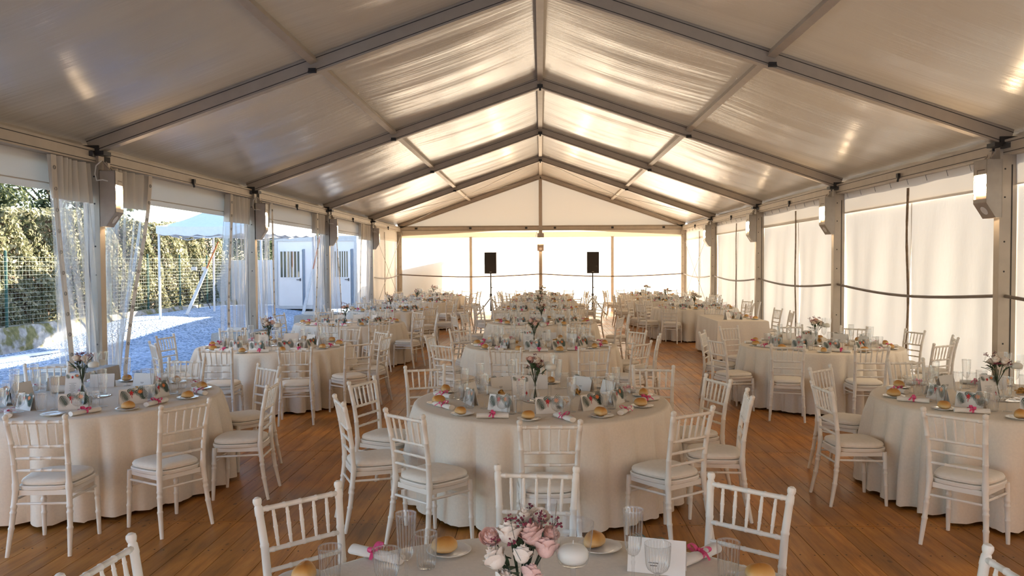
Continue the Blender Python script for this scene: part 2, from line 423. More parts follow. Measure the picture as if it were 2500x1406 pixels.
# ---- aluminium frame
frame = empty('tent_frame', kind='structure', label='aluminium frame of posts, rafters and purlins of the marquee')
AL = MAT['aluminium']; GR = MAT['dark_groove']
def beam(name, a, b, wd, ht, up=(0, 0, 1), groove=True):
    o = MB().bar(a, b, wd, ht, up).build(name, AL, frame)
    if groove:
        a, b = Vector(a), Vector(b); d = (b - a).normalized(); u = Vector(up); sx = d.cross(u).normalized(); u = sx.cross(d).normalized()
        g = MB()
        for s in (-1, 1):
            for t in (0.30, -0.36):
                g.bar(a + sx * (s * wd / 2) + u * (t * ht), b + sx * (s * wd / 2) + u * (t * ht), 0.004, 0.009, up)
        g.build('keder_groove', GR, o)
    return o
for fi, y in enumerate(FY):
    for s in (-1, 1):
        beam('rafter', (s * (HW + 0.05), y, EZ + 0.085), (0, y, RZ + 0.10), 0.11, 0.20)
        p = MB().box((s * (HW + 0.02), y, 1.55), (0.20, 0.115, 3.3)).build('post', AL, frame)
        g = MB()
        for yy in (-0.06, 0.06):
            g.box((s * (HW + 0.06), y + yy, 1.5), (0.012, 0.006, 3.0))
        for zz in (0.35, 0.9, 1.75, 2.1, 2.62, 2.95):
            g.tube([(s * (HW - 0.02), y - 0.0595, zz), (s * (HW - 0.02), y - 0.056, zz)], 0.011, 8)
        g.build('keder_groove', GR, p)
        if -1 < y < 30:
            j = MB()
            j.box((s * (HW - 0.10), y - 0.02, EZ + 0.0), (0.14, 0.17, 0.05)); j.box((s * (HW + 0.02), y, EZ + 0.05), (0.22, 0.16, 0.09))
            j.box((s * (HW - 0.02), y - 0.13, EZ - 0.02), (0.09, 0.16, 0.06), rz=0.3); j.box((s * (HW - 0.02), y + 0.16, EZ - 0.05), (0.07, 0.14, 0.07), rz=-0.4)
            j.build('joint_clamp', MAT['black_clamp'], frame)
            q = MB()
            xm = s * HW / 2; zm = (EZ + RZ) / 2
            q.box((xm, y - 0.075, zm + 0.02), (0.09, 0.05, 0.05)); q.tube([(xm - .05, y - .09, zm - 0.0), (xm + .05, y - .09, zm - 0.0)], 0.014)
            q.build('purlin_bracket', MAT['black_clamp'], frame)
    if y < 30:
        q = MB(); q.box((0, y - 0.08, RZ + 0.02), (0.10, 0.05, 0.07)); q.tube([(0, y - .09, RZ - .06), (0, y - .09, RZ)], 0.02)
        q.build('ridge_bracket', MAT['black_clamp'], frame)
for a, b in zip(FY[:-1], FY[1:]):
    MB().bar((0, a + .055, RZ + 0.16), (0, b - .055, RZ + 0.16), 0.10, 0.09).build('ridge_purlin', AL, frame)
    for s in (-1, 1):
        x = s * HW / 2; z = (EZ + RZ) / 2
        MB().bar((x, a + .055, z + 0.145), (x, b - .055, z + 0.145), 0.09, 0.075, up=(s * SL, 0, 1)).build('purlin', AL, frame)
        beam('eave_beam', (s * (HW + 0.03), a + .06, EZ - 0.03), (s * (HW + 0.03), b - .06, EZ - 0.03), 0.15, 0.17)
        if b > 5:
            h = MB(); ym = (a + b) / 2; h.box((s * (HW - 0.06), ym, EZ - 0.06), (0.05, 0.06, 0.06)); h.tube([(s * (HW - .06), ym, EZ - .09), (s * (HW - .06), ym + .03, EZ - .15)], .016)
            h.build('eave_hook', MAT['black_clamp'], frame)
YG = FY[-1]
beam('gable_beam', (-HW, YG, EZ + 0.0), (0, YG, EZ + 0.0), 0.11, 0.19)
beam('gable_beam', (0, YG, EZ + 0.0), (HW, YG, EZ + 0.0), 0.11, 0.19)
MB().box((0, YG, 2.55), (0.13, 0.12, 5.1)).build('gable_post', AL, frame)
for x in (-4.8, -2.7, -0.55, 0.55, 2.75, 4.7):
    MB().box((x, YG - 0.07, EZ + 0.0), (0.09, 0.05, 0.07)).build('beam_clip', MAT['black_clamp'], frame)
# bracing cables of the end bay: roof and side walls
ya, yb = FY[-2], FY[-1]
for s in (-1, 1):
    for p, q in (((s * 5.3, ya, EZ + .1), (s * .1, yb, RZ)), ((s * .1, ya, RZ), (s * 5.3, yb, EZ + .1)),
                 ((s * 5.38, ya + .1, 3.0), (s * 5.38, yb - .1, .25)), ((s * 5.38, yb - .1, 3.0), (s * 5.38, ya + .1, .25))):
        MB().tube([p, q], 0.007, 5).build('bracing_cable', MAT['steel_wire'], frame)

# ---- roof cloth: one panel per bay and slope, sagging between frame lines
ceiling = empty('ceiling', kind='structure', label='cream translucent roof cloth of the marquee, wrinkled between rafters')
for a, b in zip(FY[:-1], FY[1:]):
    for s in (-1, 1):
        ph = [rng.uniform(0, 6.28) for _ in range(6)]
        def rfn(u, v, a=a, b=b, s=s, ph=ph):
            y = a + (b - a) * u; x = s * (5.66 * (1 - v))
            half = abs(math.sin(2 * math.pi * min(1.0, max(0.0, v))))
            z = roof_z(x) - 0.07 * math.sin(math.pi * u) ** 0.8 * half
            near = math.exp(-((v - 0.515) / 0.10) ** 2) + 0.6 * math.exp(-((v - 1.0) / 0.10) ** 2)
            e = min(1.0, 10 * u * (1 - u)); z += 0.005 * e * half * (math.sin(9 * u * math.pi + ph[0] + 2 * v) + 0.7 * math.sin(15 * u * math.pi + ph[1] - 3 * v))
            z += 0.005 * e * near * half * math.sin(46 * u * math.pi + ph[2])
            return (x, y, z)
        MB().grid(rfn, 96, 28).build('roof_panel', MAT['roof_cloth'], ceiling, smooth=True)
        MB().grid(lambda u, v, a=a, b=b, s=s: (s * (5.62 + 0.008 * math.sin(30 * u)), a + (b - a) * u, 3.05 + 0.385 * v), 40, 3).build('eave_flap', MAT['roof_cloth'], ceiling, smooth=True)

# ---- side walls
def sheet(name, x, ya, yb, za, zb, mat, parent, amp=0.034, ph=0.0, nu=36, nv=18):
    def fn(u, v):
        y = ya + (yb - ya) * u; z = za + (zb - za) * v
        k = math.sin(math.pi * v)
        return (x + amp * k * (math.sin(3.1 * math.pi * u + ph) + 0.5 * math.sin(7 * math.pi * u + 2 * ph + 2.5 * v)), y, z)
    return MB().grid(fn, nu, nv).build(name, mat, parent, smooth=True)
def strap(x, y, za, zb, parent, ph, wd=0.055):
    V, F = [], []; n = 30; r = random.Random(int(ph * 100))
    for i in range(n + 1):
        t = i / n; z = za + (zb - za) * t; yy = y + 0.02 * math.sin(5 * t + ph) + 0.02 * math.sin(11 * t + ph * 2); hw = wd / 2 * (0.8 + 0.4 * r.random())
        for dx, dy in ((0, -hw), (0, hw), (-0.012 * (1 if x > 0 else -1), hw), (-0.012 * (1 if x > 0 else -1), -hw)): V.append((x + dx, yy + dy, z))
    for i in range(n):
        for k in range(4): F.append((i*4+k, i*4+(k+1) % 4, (i+1)*4+(k+1) % 4, (i+1)*4+k))
    return MB().add(V, F).build('seam_strap', MAT['seam_strap'], parent)
def side_rail(x, ya, yb, z, parent, sag=0.10, r=0.021):
    return MB().tube([(x, ya + (yb - ya) * t / 12, z - sag * math.sin(math.pi * t / 12)) for t in range(13)], r, 8).build('tension_rail', MAT['rail_brown'], parent)
wr = empty('wall_right', kind='structure', label='sunlit cream cloth side wall along the right of the marquee')
for i, (a, b) in enumerate(zip(FY[:-1], FY[1:])):
    m = (a + b) / 2
    sheet('wall_panel', HW + 0.13, a + .02, m, -0.12, 2.80, MAT['wall_cloth'], wr, ph=i * 1.7)
    sheet('wall_panel', HW + 0.135, m - .03, b - .02, -0.12, 2.80, MAT['wall_cloth'], wr, ph=i * 2.3 + 1)
    sheet('valance', HW + 0.11, a - .02, b + .02, 2.74 + rng.uniform(-.03, .03), 3.18, MAT['valance_cloth'], wr, amp=0.012, ph=i * 3.1, nv=4)
    strap(HW + 0.09, m, 0.0, 2.98, wr, i * 1.3 + .4)
    side_rail(HW + 0.0, a + .06, b - .06, 1.46, wr)
    # hooks lacing the cloth to the eave
    for t in range(9):
        y = a + (t + .5) * (b - a) / 9
        if b > 9: MB().tube([(HW + .085, y, 3.18), (HW + .07, y + .01, 3.10), (HW + .085, y, 3.03)], 0.005, 5).build('lacing_hook', MAT['steel_wire'], wr)
wl = empty('wall_left', kind='structure', label='left side of the marquee, open bays under a cream valance')
for i, (a, b) in enumerate(zip(FY[:-1], FY[1:])):
    m = (a + b) / 2
    closed = b < 0 or b > 30
    if closed:
        sheet('wall_panel', -HW - 0.13, a + .02, m, -0.12, 3.16, MAT['wall_cloth'], wl, ph=i * 1.1)
        sheet('wall_panel', -HW - 0.135, m - .03, b - .02, -0.12, 3.16, MAT['wall_cloth'], wl, ph=i * 2.7 + 1)
        strap(-HW - 0.075, m, 0.0, 3.0, wl, i * 1.9 + .2)
        side_rail(-HW, a + .06, b - .06, 1.46, wl)
    sheet('valance', -HW - 0.10, a + .06, b - .06, 2.72, 3.14, MAT['band_cloth'], wl, amp=0.012, ph=i * 2.1, nv=6)
    MB().tube([(-HW - .095, a + .06, 2.80), (-HW - .095, b - .06, 2.80)], 0.008, 6).build('valance_hem', MAT['band_cloth'], wl)

# ---- gables
def gable(name, y, sgn, lab):
    g = empty(name, kind='structure', label=lab)
    xs = [-HW - .1, -2.70, 0.0, 2.76, HW + .1]
    for i in range(4):
        def fn(u, v, i=i):
            x = xs[i] + (xs[i + 1] - xs[i]) * u; z = -0.12 + 3.22 * v
            return (x, y + sgn * (0.13 + 0.02 * math.sin(math.pi * v) * math.sin(4 * u + i)), z)
        MB().grid(fn, 16, 12).build('wall_panel', MAT['gable_wall_cloth_lit'], g, smooth=True)
    for s in (-1, 1):
        MB().poly([(0, y + sgn * .09, EZ - .02), (s * (HW + .22), y + sgn * .09, EZ - .3), (s * (HW + .22), y + sgn * .09, roof_z(HW + .22) + .02), (0, y + sgn * .09, roof_z(0) + .02)]).build('gable_panel', MAT['gable_cloth'], g)
        MB().poly([(0, y + sgn * .08, 2.87), (s * (HW + .05), y + sgn * .08, 2.87), (s * (HW + .05), y + sgn * .08, EZ - .05), (0, y + sgn * .08, EZ - .05)]).build('valance', MAT['band_cloth'], g)
    for x in (-2.70, 2.76):
        MB().box((x, y + sgn * .07, 1.45), (0.11, 0.012, 2.9)).build('seam_strap', MAT['band_cloth'], g)
    for s in (-1, 1):
        MB().tube([(s * HW * t / 12, y + sgn * .0 - .07, 1.46 - 0.10 * math.sin(math.pi * t / 12)) for t in range(13)], 0.026, 6).build('tension_rail', MAT['rail_brown'], g)
    return g
gn = empty('wall_near', kind='structure', label='unseen cream cloth gable added over the near end to cut sky light')  # gable added out of view to hold back cool sky light
for s in (-1, 1):
    MB().poly([(0, FY[0] - .09, 2.6), (s * (HW + .22), FY[0] - .09, 2.6), (s * (HW + .22), FY[0] - .09, roof_z(HW + .22) + .02), (0, FY[0] - .09, roof_z(0) + .02)]).build('gable_panel', MAT['gable_cloth'], gn)
gable('wall_far', YG, 1, 'bright sunlit cream cloth gable wall at the far end')

# ================================================================ lamps on the posts
def lamp_proto():
    # local: back plate on the plane x = 0, front looks to +x, hangs from z = 0 down to -0.72
    D, W_, H = 0.19, 0.25, 0.68
    prof = [(0, 0), (D, 0), (D, -0.17), (D, -0.46), (D, -0.50), (0.07, -H), (0, -H)]
    cs = MB()
    for s in (-1, 1):
        y0 = s * W_ / 2; y1 = s * (W_ / 2 - 0.006)
        cs.add([(x, y0, z) for x, z in prof] + [(x, y1, z) for x, z in prof],
               [tuple(range(7)), tuple(range(13, 6, -1))] + [(i, (i+1) % 7, 7 + (i+1) % 7, 7 + i) for i in range(7)])
    cs.box((D / 2, 0, -0.003), (D, W_, 0.006)); cs.box((0.004, 0, -H / 2), (0.008, W_, H))
    cs.box((D - .004, 0, -0.085), (0.008, W_, 0.17)); cs.box((D - .004, 0, -0.48), (0.008, W_, 0.045))
    a, b = Vector((D, 0, -0.50)), Vector((0.07, 0, -H))
    cs.bar(a, b, 0.006, W_, up=(0, 1, 0))
    casing = cs.mesh('casing', MAT['lamp_metal'])
    fl = MB()                                                       # the lit funnel: four sloping plates around a ridge
    x0, x1, z0, z1, y = D - .01, 0.06, -0.18, -0.40, W_ / 2 - 0.012
    A, B, C, Dp = (x0, -y, z0), (x0, y, z0), (x0, y, z1), (x0, -y, z1)
    r1, r2 = (x1, -y * .35, -0.29), (x1, y * .35, -0.29)
    fl.add([A, B, C, Dp, r1, r2], [(0, 1, 5, 4), (3, 4, 5, 2), (0, 4, 3), (1, 2, 5)])
    fl.m = [2, 0, 1, 1]
    refl = fl.mesh('reflector', [MAT['lamp_glow'], MAT['lamp_glow_soft'], MAT['lamp_glow_upper']])
    rb = MB()
    for p, q in ((A, r1), (B, r2), (C, r2), (Dp, r1), (r1, r2)):
        p, q = Vector(p) + Vector((.006, 0, 0)), Vector(q) + Vector((.006, 0, 0)); rb.tube([p, q], 0.005, 5)
    rib = rb.mesh('reflector_edge', MAT['lamp_metal'])
    slot = MB().add([(D + .003, -.056, -.114), (D + .003, .095, -.114), (D + .003, .095, -.126), (D + .003, -.044, -.126), (D + .003, -.044, -.168), (D + .003, -.056, -.168)], [(0, 1, 2, 3, 4, 5)]).mesh('vent_slot', MAT['lamp_dark'])
    baff = MB().box((D - 0.03, 0, -0.435), (0.006, W_ - .02, 0.05)).mesh('baffle', MAT['lamp_dark'])
    mid = (a + b) / 2; n = Vector((b.z - a.z, 0, a.x - b.x)).normalized()
    n = n if n.z < 0 else -n
    st = MB(); u = (b - a).normalized(); v = Vector((0, 1, 0)); cc = mid + n * 0.0045
    st.add([cc + (u * math.cos(t * math.pi / 10) + v * math.sin(t * math.pi / 10)) * 0.055 for t in range(20)] + [cc + n * .002 + (u * math.cos(t * math.pi / 10) + v * math.sin(t * math.pi / 10)) * 0.055 for t in range(20)],
           [tuple(range(20)), tuple(range(20, 40))] + [(i, (i+1) % 20, 20 + (i+1) % 20, 20 + i) for i in range(20)])
    stick = st.mesh('round_sticker', MAT['sticker'])
    br = MB(); br.box((0.05, 0, 0.05), (0.05, 0.07, 0.10)); br.tube([(.02, -.05, .12), (.10, -.05, .02)], .01); br.tube([(.02, .05, .12), (.10, .05, .02)], .01)
    brk = br.mesh('bracket', MAT['aluminium'])
    cb = MB(); cb.tube([(0.10, -W_/2, -0.13), (0.06, -W_/2 - .05, -0.12), (0.0, -W_/2 - .07, -0.13), (-0.03, -W_/2 - .04, -0.05), (-.02, -W_/2 - .03, .05), (0.02, -W_/2 + .04, .12)], 0.008, 6)
    cab = cb.mesh('power_cable', MAT['cable_white'])
    return ('wall_lamp', None, [('casing', casing, []), ('reflector', refl, [('reflector_edge', rib)]), ('vent_slot', slot, []), ('baffle', baff, []), ('round_sticker', stick, []), ('bracket', brk, []), ('power_cable', cab, [])])
LP = lamp_proto()
ordn = ['nearest', 'second', 'third', 'fourth']
for k in range(4):
    y = FY[2 + k]
    spawn(LP, (-HW + 0.085, y + 0.02, 3.02), R_(9), label=f'lit box lamp with slanted base on the {ordn[k]} left-hand post', cat='lamp', group='box lamps on the tent posts')
    spawn(LP, (HW - 0.085, y + 0.02, 3.06), R_(180 + 4), label=f'lit box lamp with slanted base on the {ordn[k]} right-hand post', cat='lamp', group='box lamps on the tent posts')
spawn(LP, (0, YG - 0.065, 3.02), R_(-90), label='lit box lamp on the middle post of the far gable', cat='lamp', group='box lamps on the tent posts')

# ================================================================ clear vinyl curtains gathered beside the left posts
def curtain(name_lab, t0, t1, b0, b1, band_side, nf, ph, zb=0.02):
    """gathered between t0..t1 at the top and b0..b1 at the bottom (positions along the open side)"""
    root = empty('clear_curtain', (0, 0, 0), label=name_lab, cat='curtain', group='clear curtains beside the open bays')
    X = -HW - 0.02; ZT, ZM = 3.10, 2.62
    def pt(u, z):
        t = (ZT - z) / (ZT - zb); t = max(0, min(1, t)); s = t * t * (3 - 2 * t)
        y0 = t0 + (b0 - t0) * (0.35 * t + 0.65 * s); y1 = t1 + (b1 - t1) * (0.35 * t + 0.65 * s)
        y = y0 + (y1 - y0) * u
        A = 0.05 + 0.02 * math.sin(3 * u + ph)
        return Vector((X + A * math.sin(nf * 2 * math.pi * u + ph + 0.5 * t) + 0.03 * math.sin(2.2 * u * math.pi + 4 * t + ph), y + 0.02 * math.sin(5 * t + 6 * u + ph), z))
    MB().grid(lambda u, v: pt(u, ZM + (ZT - ZM) * v), nf * 8, 5).build('header_cloth', MAT['band_cloth'], root, smooth=True)
    MB().grid(lambda u, v: pt(u, zb + (ZM - zb) * v), nf * 8, 26).build('clear_sheet', MAT['vinyl'], root, smooth=True)
    def bp(u, z):
        e = pt(0.0 if band_side == 0 else 1.0, z)
        return Vector((X + 0.075 + 0.01 * math.sin(2 * z + ph), e.y + (u - (0.1 if band_side == 0 else 0.9)) * 0.10, z))
    band = MB().grid(lambda u, v: bp(u, zb + (ZT - zb) * v), 3, 28).build('edge_band', MAT['band_cloth'], root, smooth=True)
    for e in range(13):
        z = zb + .12 + e * 0.235
        c = bp(0.5, z) + Vector((0.006, 0, 0))
        m = MB(); R = 0.02
        m.tube([c + Vector((0, R * math.cos(q * math.pi / 5), R * math.sin(q * math.pi / 5))) for q in range(11)], 0.005, 5, cap=False)
        m.build('eyelet', MAT['steel_wire'], band)
    return root
curtain('clear vinyl curtain with eyelet band, camera side of the nearest left post', 8.66, 9.50, 9.00, 9.72, 0, 6, 0.3)
curtain('clear vinyl curtain swept back, far side of the nearest left post', 9.86, 10.92, 9.84, 10.12, 1, 6, 1.4)
curtain('clear vinyl curtain, camera side of the second left post', 13.75, 14.80, 13.55, 14.9, 0, 7, 2.2)
curtain('clear vinyl curtain, far side of the second left post', 15.10, 15.95, 15.08, 16.1, 1, 5, 3.1)
curtain('clear vinyl curtain, camera side of the third left post', 19.20, 20.10, 18.9, 20.3, 0, 6, 4.0)
curtain('clear vinyl curtain, far side of the third left post', 20.35, 21.0, 20.3, 21.5, 1, 5, 5.2)
curtain('clear vinyl curtain, camera side of the fourth left post', 23.9, 25.35, 23.6, 25.4, 0, 7, 0.9)
# ================================================================ OUTSIDE, LEFT
fx = -12.1
# retaining wall under the fence
def rw(u, v): return None
mb = MB()
n = 60
prof = [(-0.30, -0.3), (-0.30, 0.45), (0.02, 0.47), (0.10, 0.30), (0.16, 0.05), (0.20, -0.3)]
V, F = [], []
r2 = random.Random(5)
for i in range(n + 1):
    y = 4 + 27.3 * i / n
    for (dx, z) in prof: V.append((fx + dx + r2.uniform(-.02, .02) + .03 * math.sin(y), y, z + (r2.uniform(-.03, .03) if z > 0 else 0)))
k = len(prof)
for i in range(n):
    for j in range(k - 1): F.append((i*k+j, i*k+j+1, (i+1)*k+j+1, (i+1)*k+j))
MB().add(V, F).build('retaining_wall', MAT['mossy_concrete'], smooth='auto', label='low mossy concrete retaining wall under the wire fence', cat='wall')
# wire fence
fence = empty('wire_fence', (0, 0, 0), label='green post and wire mesh fence in front of the hedge', cat='fence')
fys = [11.2 + 2.2 * i for i in range(10)]
for y in fys: MB().tube([(fx - .1, y, 0.40), (fx - .1, y, 2.20), (fx - .1, y, 2.22)], [0.032, 0.032, 0.02], 8).build('fence_post', MAT['fence_green'], fence)
hz = [0.5 + 0.105 * i for i in range(16)]
for z in hz: MB().tube([(fx - .07, fys[0], z), (fx - .07, (fys[0] + fys[-1]) / 2, z - .01), (fx - .07, fys[-1], z)], 0.0032, 4).build('line_wire', MAT['wire_pale'], fence)
mb = MB()
y = fys[0]
while y < fys[-1]:
    mb.add([(fx - .07, y - .002, .48), (fx - .07, y + .002, .48), (fx - .07, y + .002, 2.1), (fx - .07, y - .002, 2.1)], [(0, 1, 2, 3)]); y += 0.13
mb.build('stay_wires', MAT['wire_pale'], fence, kind='stuff')

def leaves(n, fn, smin, smax, rg):
    """n small leaf plates; fn() gives centre and outward normal"""
    C = np.empty((n, 3)); Nn = np.empty((n, 3))
    for i in range(n): C[i], Nn[i] = fn()
    nr = np.random.default_rng(rg)
    Nn = Nn + nr.normal(0, 0.5, (n, 3)); Nn /= np.linalg.norm(Nn, axis=1)[:, None]
    T = np.cross(Nn, nr.normal(0, 1, (n, 3))); T /= np.linalg.norm(T, axis=1)[:, None] + 1e-9
    B = np.cross(Nn, T); s = nr.uniform(smin, smax, (n, 1))
    P = np.stack([C - T * s * .9, C - B * s * .5 + Nn * s * .12, C + T * s * 1.1, C + B * s * .5 + Nn * s * .12], 1).reshape(-1, 3)
    return P, [(4*i, 4*i+1, 4*i+2, 4*i+3) for i in range(n)]
r3 = random.Random(11)
hx = fx - 0.55
def hedge_pt():
    y = r3.uniform(6, 31.2); z = 0.35 + 2.95 * r3.random() ** 0.9
    bulge = 0.10 * math.sin(y * 1.3 + 2 * math.sin(z * 2)) + 0.08 * math.sin(y * 3.1 + z * 2.3) + 0.06 * math.sin(y * 7 + z * 5)
    top = 3.25 + 0.10 * math.sin(y * 0.9) + 0.08 * math.sin(y * 2.7)
    if r3.random() < 0.12: return (hx - r3.uniform(0, 1.2), y, top + r3.uniform(-.08, .06)), (0.2, 0, 1)
    return (hx + bulge - r3.random() ** 2 * 0.3, y, min(z, top)), (1, 0, 0.25)
hd = empty('hedge', (hx, 24, 0.35), label='tall clipped green hedge running behind the wire fence', cat='hedge')
P, F = leaves(40000, hedge_pt, 0.05, 0.10, 3)
o = MB().add(P, F).build('foliage', MAT['hedge_leaf'], hd, kind='stuff'); o.location = (-hx, -24, -0.35)
o = MB().box((hx - 0.75, 18.6, 1.7), (0.7, 25, 2.75)).build('branch_core', MAT['bark'], hd); o.location = (-hx, -24, -0.35)
def tree(x, y, z0, zc, rx, rz, nl, lab, seed, s0=.06, s1=.12):
    t = empty('leafy_tree', (x, y, z0), label=lab, cat='tree', group='trees beyond the hedge')
    rr = random.Random(seed)
    cl = [(rr.gauss(0, .55) * rx, rr.gauss(0, .55) * rx, rr.gauss(0, .5) * rz) for _ in range(16)]
    def fn():
        c = rr.choice(cl); d = Vector((rr.gauss(0, 1), rr.gauss(0, 1), rr.gauss(0, 1))).normalized(); q = rr.random() ** .5 * rx * .42
        return (c[0] + d.x * q, c[1] + d.y * q, zc - z0 + c[2] + d.z * q * .8), tuple(d)
    P, F = leaves(nl, fn, s0, s1, seed); MB().add(P, F).build('crown', MAT['tree_leaf'], t, kind='stuff')
    tr = MB(); tr.tube([(0, 0, 0), (.05, .03, (zc - z0) * .5), (0, .1, zc - z0)], [.16, .12, .05], 8)
    for c in cl[:8]: tr.tube([(0, .08, (zc - z0) * .75), (c[0] * .5, c[1] * .5, zc - z0 + c[2] * .3), (c[0], c[1], zc - z0 + c[2])], [.05, .03, .012], 5)
    tr.build('trunk', MAT['bark'], t, smooth=True)
tree(-16.6, 19.2, 0.0, 4.6, 2.2, 1.5, 9000, 'dark leafy tree rising over the hedge at the left edge', 21)
tree(-15.9, 25.8, 0.0, 4.5, 1.5, 1.0, 3000, 'loose leafy tree over the hedge beside the white gazebo', 22)
tree(-12.5, 37.0, 0.0, 3.2, 2.2, 1.3, 6000, 'sunlit tree behind the white garden wall', 23)

# pop-up gazebo
gz = empty('gazebo', (0, 0, 0), label='white pop-up gazebo with scalloped canopy on the gravel outside', cat='gazebo')
A_, B_, C_, D_ = (-10.86, 22.4), (-10.45, 25.2), (-7.65, 21.64), (-7.0, 24.44)
for p in (A_, B_, C_, D_):
    g0 = ground_z(*p)
    MB().box((p[0], p[1], (g0 + 2.86) / 2), (0.05, 0.05, 2.86 - g0)).build('leg', MAT['pipe_white'], gz)
ctr = Vector((sum(p[0] for p in (A_, B_, C_, D_)) / 4, sum(p[1] for p in (A_, B_, C_, D_)) / 4, 0))
cn = MB(); loop = [A_, C_, D_, B_]
for i in range(4):
    p, q = Vector((*loop[i], 0)), Vector((*loop[(i + 1) % 4], 0))
    def cf(u, v, p=p, q=q):
        e = p.lerp(q, u); e = ctr + (e - ctr) * 1.03; b = e.lerp(ctr, v)
        return (b.x, b.y, 2.98 + 0.95 * v ** 1.5 + 0.0 * u - 0.05 * math.sin(math.pi * u) * (1 - v))
    cn.grid(cf, 14, 10)
cn.build('canopy', MAT['gazebo_cloth'], gz, smooth=True)
for i in range(4):
    p, q = Vector((*loop[i], 0)), Vector((*loop[(i + 1) % 4], 0))
    def vf(u, v, p=p, q=q):
        e = p.lerp(q, u); e = ctr + (e - ctr) * 1.035; sc = 0.05 * abs(math.sin(5 * math.pi * u))
        return (e.x, e.y, 2.98 - 0.05 * math.sin(math.pi * u) - (0.21 + sc) * v)
    MB().grid(vf, 40, 3).build('valance', MAT['gazebo_cloth'], gz, smooth=True)
    MB().tube([(*loop[i], 2.80), ((p.x + q.x) / 2, (p.y + q.y) / 2, 2.62), (*loop[(i + 1) % 4], 2.80)], 0.018, 6).build('truss_bar', MAT['pipe_white'], gz)
# leaning guy board and strap
gs = empty('guy_strap', (0, 0, 0), label='orange strap and leaning white board bracing the gazebo', cat='strap')
pb = Vector((-10.7, 23.75, ground_z(-10.7, 23.75))); pt_ = Vector((-10.25, 25.1, 2.6)); pm_ = pb.lerp(pt_, 0.62)
MB().bar(pb, pm_, 0.035, 0.10, up=(1, 0, 0)).build('board', MAT['pipe_white'], gs)
MB().bar(pm_, pt_, 0.012, 0.045, up=(1, 0, 0)).build('strap', MAT['strap_orange'], gs)
g2 = empty('guy_strap', (0, 0, 0), label='orange strap and white board bracing the gazebo beside the cabin', cat='strap')
pb = Vector((-7.3, 23.9, -.1)); pt_ = Vector((-6.72, 24.3, 2.85)); pm_ = pb.lerp(pt_, 0.62)
MB().bar(pb, pm_, 0.03, 0.09, up=(1, 0, 0)).build('board', MAT['pipe_white'], g2)
MB().bar(pm_, pt_, 0.012, 0.04, up=(1, 0, 0)).build('strap', MAT['strap_orange'], g2)
# floodlight stand by the fence
ls = empty('light_stand', (-11.35, 26.2, ground_z(-11.35, 26.2)), label='black tripod light stand with two small floodlights by the fence', cat='lamp')
MB().tube([(0, 0, .25), (0, 0, 1.25)], .02).build('pole', MAT['black_clamp'], ls)
for a in (0, 2.1, 4.2): MB().tube([(0, 0, .75), (.35 * math.cos(a), .35 * math.sin(a), 0.0)], .014).build('leg', MAT['black_clamp'], ls)
MB().tube([(-.22, 0, 1.25), (.22, 0, 1.25)], .012).build('crossbar', MAT['black_clamp'], ls)
for s in (-1, 1): MB().box((s * .18, 0, 1.34), (.16, .08, .12)).build('floodlight', MAT['pipe_white'], ls)
# pipes on the gravel
for i, (a, b, r) in enumerate((((-11.4, 15.6), (-10.75, 18.5), .036), ((-11.2, 15.2), (-10.95, 16.6), .028), ((-11.05, 15.2), (-10.85, 16.5), .024))):
    z = -0.12 + r + .01
    MB().tube([(a[0], a[1], z), (b[0], b[1], z)], r, 12).build('plastic_pipe', MAT['pipe_white'], smooth='auto', label=['long white plastic pipe lying on the gravel by the wall', 'short white pipe lying nearest the tent on the gravel', 'thin white pipe lying beside the short one on gravel'][i], cat='pipe', group='pipes on the gravel')
# low white wall behind
MB().box((-11.6, 31.6, 1.0), (3.6, 0.2, 2.1)).build('garden_wall', MAT['cabin_white'], label='white garden wall at the left of the cabin', cat='wall')
MB().box((-9.9, 31.45, 1.75), (.14, .1, .12)).build('wall_box', MAT['cabin_grey'], label='small grey electric box on the white garden wall', cat='box')
# site cabin with two barred doors
cb = empty('site_cabin', (-8.2, 29.0, 0.25), label='white site cabin with two barred glass doors outside', cat='cabin')
x0, x1, H = -1.5, 1.45, 2.6
MB().box(((x0 + x1) / 2, 1.2, H / 2), (x1 - x0, 2.4, H)).build('body', MAT['cabin_white'], cb)
for x in (x0, x1): MB().box((x, -0.01, H / 2), (.10, .08, H + .02)).build('corner_post', MAT['cabin_grey'], cb)
MB().box(((x0 + x1) / 2, -.015, H - .06), (x1 - x0, .06, .14)).build('top_rail', MAT['cabin_grey'], cb)
MB().box(((x0 + x1) / 2, -.015, .06), (x1 - x0, .06, .14)).build('bottom_rail', MAT['cabin_grey'], cb)
MB().box(((x0 + x1) / 2, 1.2, H + .03), (x1 - x0 + .1, 2.5, .06)).build('roof', MAT['cabin_grey'], cb)
for x in (x0 + .2, 0, x1 - .2):
    MB().box((x, .3, -.17), (.2, .2, .35)).build('support_block', MAT['mossy_concrete'], cb)
def door(xa, xb, lab):
    d = MB().box(((xa + xb) / 2, -.03, 1.13), (xb - xa, .05, 2.06)).build('door', MAT['cabin_white'], cb)
    MB().box(((xa + xb) / 2 - .02, -.058, 1.62), (xb - xa - .16, .01, .94)).build('pane', MAT['pane_dark'], d)
    for i in range(5):
        xx = xa + .08 + (i + .7) * (xb - xa - .18) / 5.4
        MB().box((xx, -.075, 1.62), (.035, .02, .98)).build('bar', MAT['cabin_white'], d)
    for z in (1.12, 2.12): MB().box(((xa + xb) / 2, -.062, z), (xb - xa, .02, .05)).build('door_rail', MAT['cabin_white'], d)
    MB().box((xb + .05, -.02, 1.13), (.07, .04, 2.1)).build('jamb', MAT['cabin_blue'], d)
    h = MB(); h.box((xb - .07, -.085, 1.06), (.03, .03, .10)); h.box((xb - .13, -.10, 1.06), (.15, .02, .022)); h.build('handle', MAT['black_clamp'], d)
